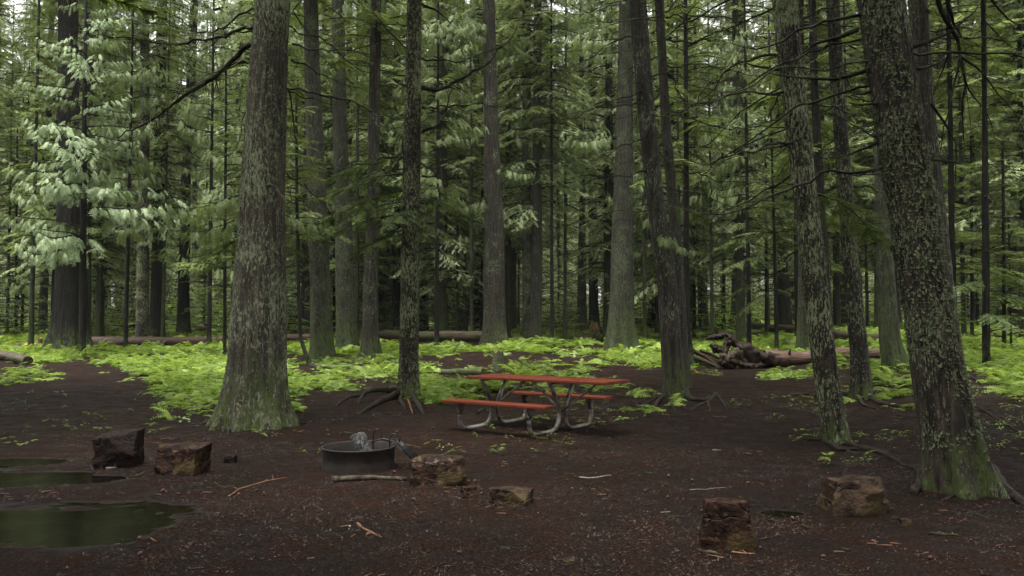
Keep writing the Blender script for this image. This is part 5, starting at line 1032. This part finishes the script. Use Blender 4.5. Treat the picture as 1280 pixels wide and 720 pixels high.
def fern_w(X, Y):
    Z = ground(X, Y); px, py = project(X, Y, Z); b = np.interp(px, BX, BY)
    edge = (b - py) / np.maximum(6, (py - 395) * .28)
    n1 = fbm(X * .55 + 3, Y * .55, 4.4, 3); n2 = fbm(X * .17, Y * .17, 9.1, 2)
    w = sst(-.15, .9, edge + (n1 - .5) * 4.2 + (fbm(X * 2.2, Y * 2.2, 1.7, 2) - .5) * 2.4)
    inner = ((px > 150) & (px < 300) & (py > 455)) * .35
    patch = sst(.475, .575, n1 + (n2 - .5) * .7 + .015 * np.clip((440 - py) / 10, 0, 3) + .17 * (px < 330) + .06 * (px > 1100) + .02)
    mid = np.exp(-(((px - 735) / 55) ** 2 + ((py - 436) / 6) ** 2)) + np.exp(-(((px - 455) / 60) ** 2 + ((py - 462) / 10) ** 2)) * .7
    return w * np.clip(patch - mid, 0.02, 1) * (edge > -1.2)
rng = R(9)
def sample(n, y0, y1, pw):
    Y = y0 + (y1 - y0) * rng.rand(n) ** pw; X = rng.uniform(-.74, .78, n) * Y + rng.uniform(-3, 3, n); k = rng.rand(n) < fern_w(X, Y); return X[k], Y[k]
def put(name, X, Y, protos, s0, s1, tilt=.2, dz=0, seed=1, kind='stuff'):
    r = R(seed); n = len(X); P = np.stack([X, Y, ground(X, Y) + dz], 1); o = scatter(name, P, np.stack([r.normal(size=n) * tilt, r.normal(size=n) * tilt, r.uniform(0, 6.28, n)], 1), r.uniform(s0, s1, n), protos, None, seed); o['kind'] = kind; return o
TP = np.array([(t[1][0], t[1][1], t[5][0] * 1.7) for t in TREES.values()])
def clear(X, Y):
    k = np.ones(len(X), bool)
    for a, b, r in TP: k &= (X - a) ** 2 + (Y - b) ** 2 > r * r
    for A, B, r in LOGS:
        d = (B - A)[:2]; t = np.clip(((X - A[0]) * d[0] + (Y - A[1]) * d[1]) / (d @ d), 0, 1); k &= (X - A[0] - t * d[0]) ** 2 + (Y - (A[1] + t * d[1]) + .35 + r) ** 2 > (r * 1.3 + .45) ** 2
    return X[k], Y[k]
X, Y = clear(*sample(52000, 13, 34, 1.)); put('ferns', X, Y, F_near, .4, 1.5, .25, -.01, 1)
X, Y = clear(*sample(46000, 32, 62, 1.)); put('ferns', X, Y, F_far, .4, 1.3, .25, -.02, 2)
X, Y = sample(30000, 60, 125, 1.); put('ferns', X, Y, F_far, 1., 1.9, .2, -.02, 3)
# litter: chips, needles, fallen leaves
def chip(seed, mat, l, w):
    r = R(seed); mb = MB()
    for k in range(5):
        a = r.uniform(0, 6.28); d = np.array([math.cos(a), math.sin(a), 0]) * l * r.uniform(.4, 1); e = np.array([-d[1], d[0], 0]) * w * r.uniform(.5, 1.3); o = np.array([*r.uniform(-.1, .1, 2), .002 + r.uniform(0, .008)]); o2 = o + [0, 0, r.uniform(0, .35) * l]
        mb.add([o - e, o + e, o2 + d + e * .6, o2 + d - e * .8], [(0, 1, 2, 3)])
    return mb.mesh('litter_chip', mat, False)
CH = [chip(1, M_chipR, .018, .35), chip(2, M_chipR, .035, .12), chip(3, M_chipD, .022, .4), chip(4, M_chipD, .05, .1), chip(5, M_chipP, .012, .35), chip(6, M_chipD, .018, .5), chip(7, M_chipR, .015, .5), chip(8, M_chipP, .03, .07)]
Y = 4.2 + 16 * rng.rand(66000) ** .8; X = rng.uniform(-.75, .75, 66000) * (Y + .6)
k = (pud(X, Y) > -.012) & (rng.rand(len(X)) < .25 + .75 * sst(.42, .6, fbm(X * .8, Y * .8, 5.5, 3))); X, Y = X[k], Y[k]
put('litter', X, Y, CH, .35, .95, .15, 0, 4)
n = 330; Y = 6 + 14 * rng.rand(n); X = rng.uniform(-.66, .66, n) * Y; k = pud(X, Y) > -.01; X, Y = X[k], Y[k]; put('fallen_leaves', X, Y, [chip(11, M_lich, .02, .5), chip(12, M_chipP, .03, .25), chip(13, M_lich, .014, .6)], .3, .8, .2, .003, 5)
n = 500; Y = 9.5 + 8 * rng.rand(n); X = rng.uniform(-.64, .2, n) * Y; w = fbm(X * .7, Y * .7, 1.1, 2) > .56; put('seedlings', X[w], Y[w], [smallleaf(21), flatleaf(22, L_fern)], .35, .8, .2, 0, 6)
n = 1500; X = rng.uniform(3.5, 12, n); Y = rng.uniform(9, 16, n); w = fbm(X * .9, Y * .9, 8.1, 2) > .55; put('seedlings', X[w], Y[w], [smallleaf(23), smallleaf(24), flatleaf(25)], .3, .8, .2, 0, 7)
# bright understory bushes far off, in the light gaps
for i, ((px, py), s) in enumerate([((716, 404), 1.9), ((708, 401), 1.6), ((166, 397), 1.3), ((186, 400), 1.2), ((990, 412), 1.4), ((1046, 408), 1.6), ((1186, 432), 1.2), ((1262, 428), 1.3)]):
    g = gnd(px, py); b = link('bush', CROWNS['bright'][0], None, tuple(g), i * 1.3, s * 1.3)
    tag(b, ['yellow green bush in the bright gap left of the mossy brown trunk', 'light bush beside the thin dark stem in the bright gap', 'yellow green bush far back between left trunks', 'small light bush behind the trunk before the red log', 'light green bush left of the slender flaky trunk', 'bright green bush between the slender and dark bent trunks', 'light bush in ferns right of the thick leaning trunk', 'low bright bush near the right edge'][i], 'bush')


# taller fern clumps and seedlings that break up the ground cover
rng = R(91); X, Y = sample(2600, 16, 45, 1.); k = fbm(X * .5, Y * .5, 8.8, 2) > .52; X, Y = X[k], Y[k]
put('tall_ferns', X, Y, [fern(31, 8, .75, 1.1), fern(32, 9, .6, 1.2), fern(33, 7, .85, .9)], .5, 1.15, .2, -.02, 8)


# broken twigs and cones strewn on the soil
def twigs(seed, l, mat):
    r = R(seed); mb = MB()
    for k in range(3):
        o = np.array([*r.uniform(-.2, .2, 2), .006]); a = r.uniform(0, 6.28); L = l * r.uniform(.4, 1.2); d = np.array([math.cos(a), math.sin(a), 0]) * L; n_ = np.array([-d[1], d[0], 0]) * .15 * r.uniform(-1, 1)
        add_tube(mb, [o, o + d * .5 + n_, o + d], [.0045, .004, .0025], 4, 0, False)
        if r.rand() < .5: add_tube(mb, [o + d * .5 + n_, o + d * .7 + n_ * 3], [.003, .0015], 3, 0, False)
    return mb.mesh('small_twig', mat)
def cone(seed):
    mb = MB(); add_tube(mb, [(-.02, 0, .012), (-.01, 0, .013), (.005, 0, .013), (.022, 0, .01)], [.004, .012, .012, .003], 6, 0, False, .3, seed); return mb.mesh('small_cone', M_chipR)
rng = R(123); n = 750; Y = 4.5 + 13 * rng.rand(n); X = rng.uniform(-.72, .72, n) * (Y + .5); k = (pud(X, Y) > -.012) & (fbm(X * .6, Y * .6, 2.2, 2) > .4); X, Y = X[k], Y[k]
put('twig_litter', X, Y, [twigs(1, .1, M_twig), twigs(2, .16, M_branch), twigs(3, .09, M_branch), twigs(4, .12, M_root), cone(5), cone(6)], .5, 1.3, .08, .004, 9)

# ------------------------------------------------------------------ damp air
hz = MB(); box(hz, (-200, -60, -2.5), (200, 215, 62)); t = NT('damp_air'); v = t.n('VolumePrincipled'); v.inputs['Density'].default_value = .00018; v.inputs['Color'].default_value = (.88, .95, .85, 1); v.inputs['Anisotropy'].default_value = 0
t.l(v.outputs[0], t.out.inputs['Volume']); tag(link('haze', hz.mesh('haze', t.mat, False)), kind='stuff')
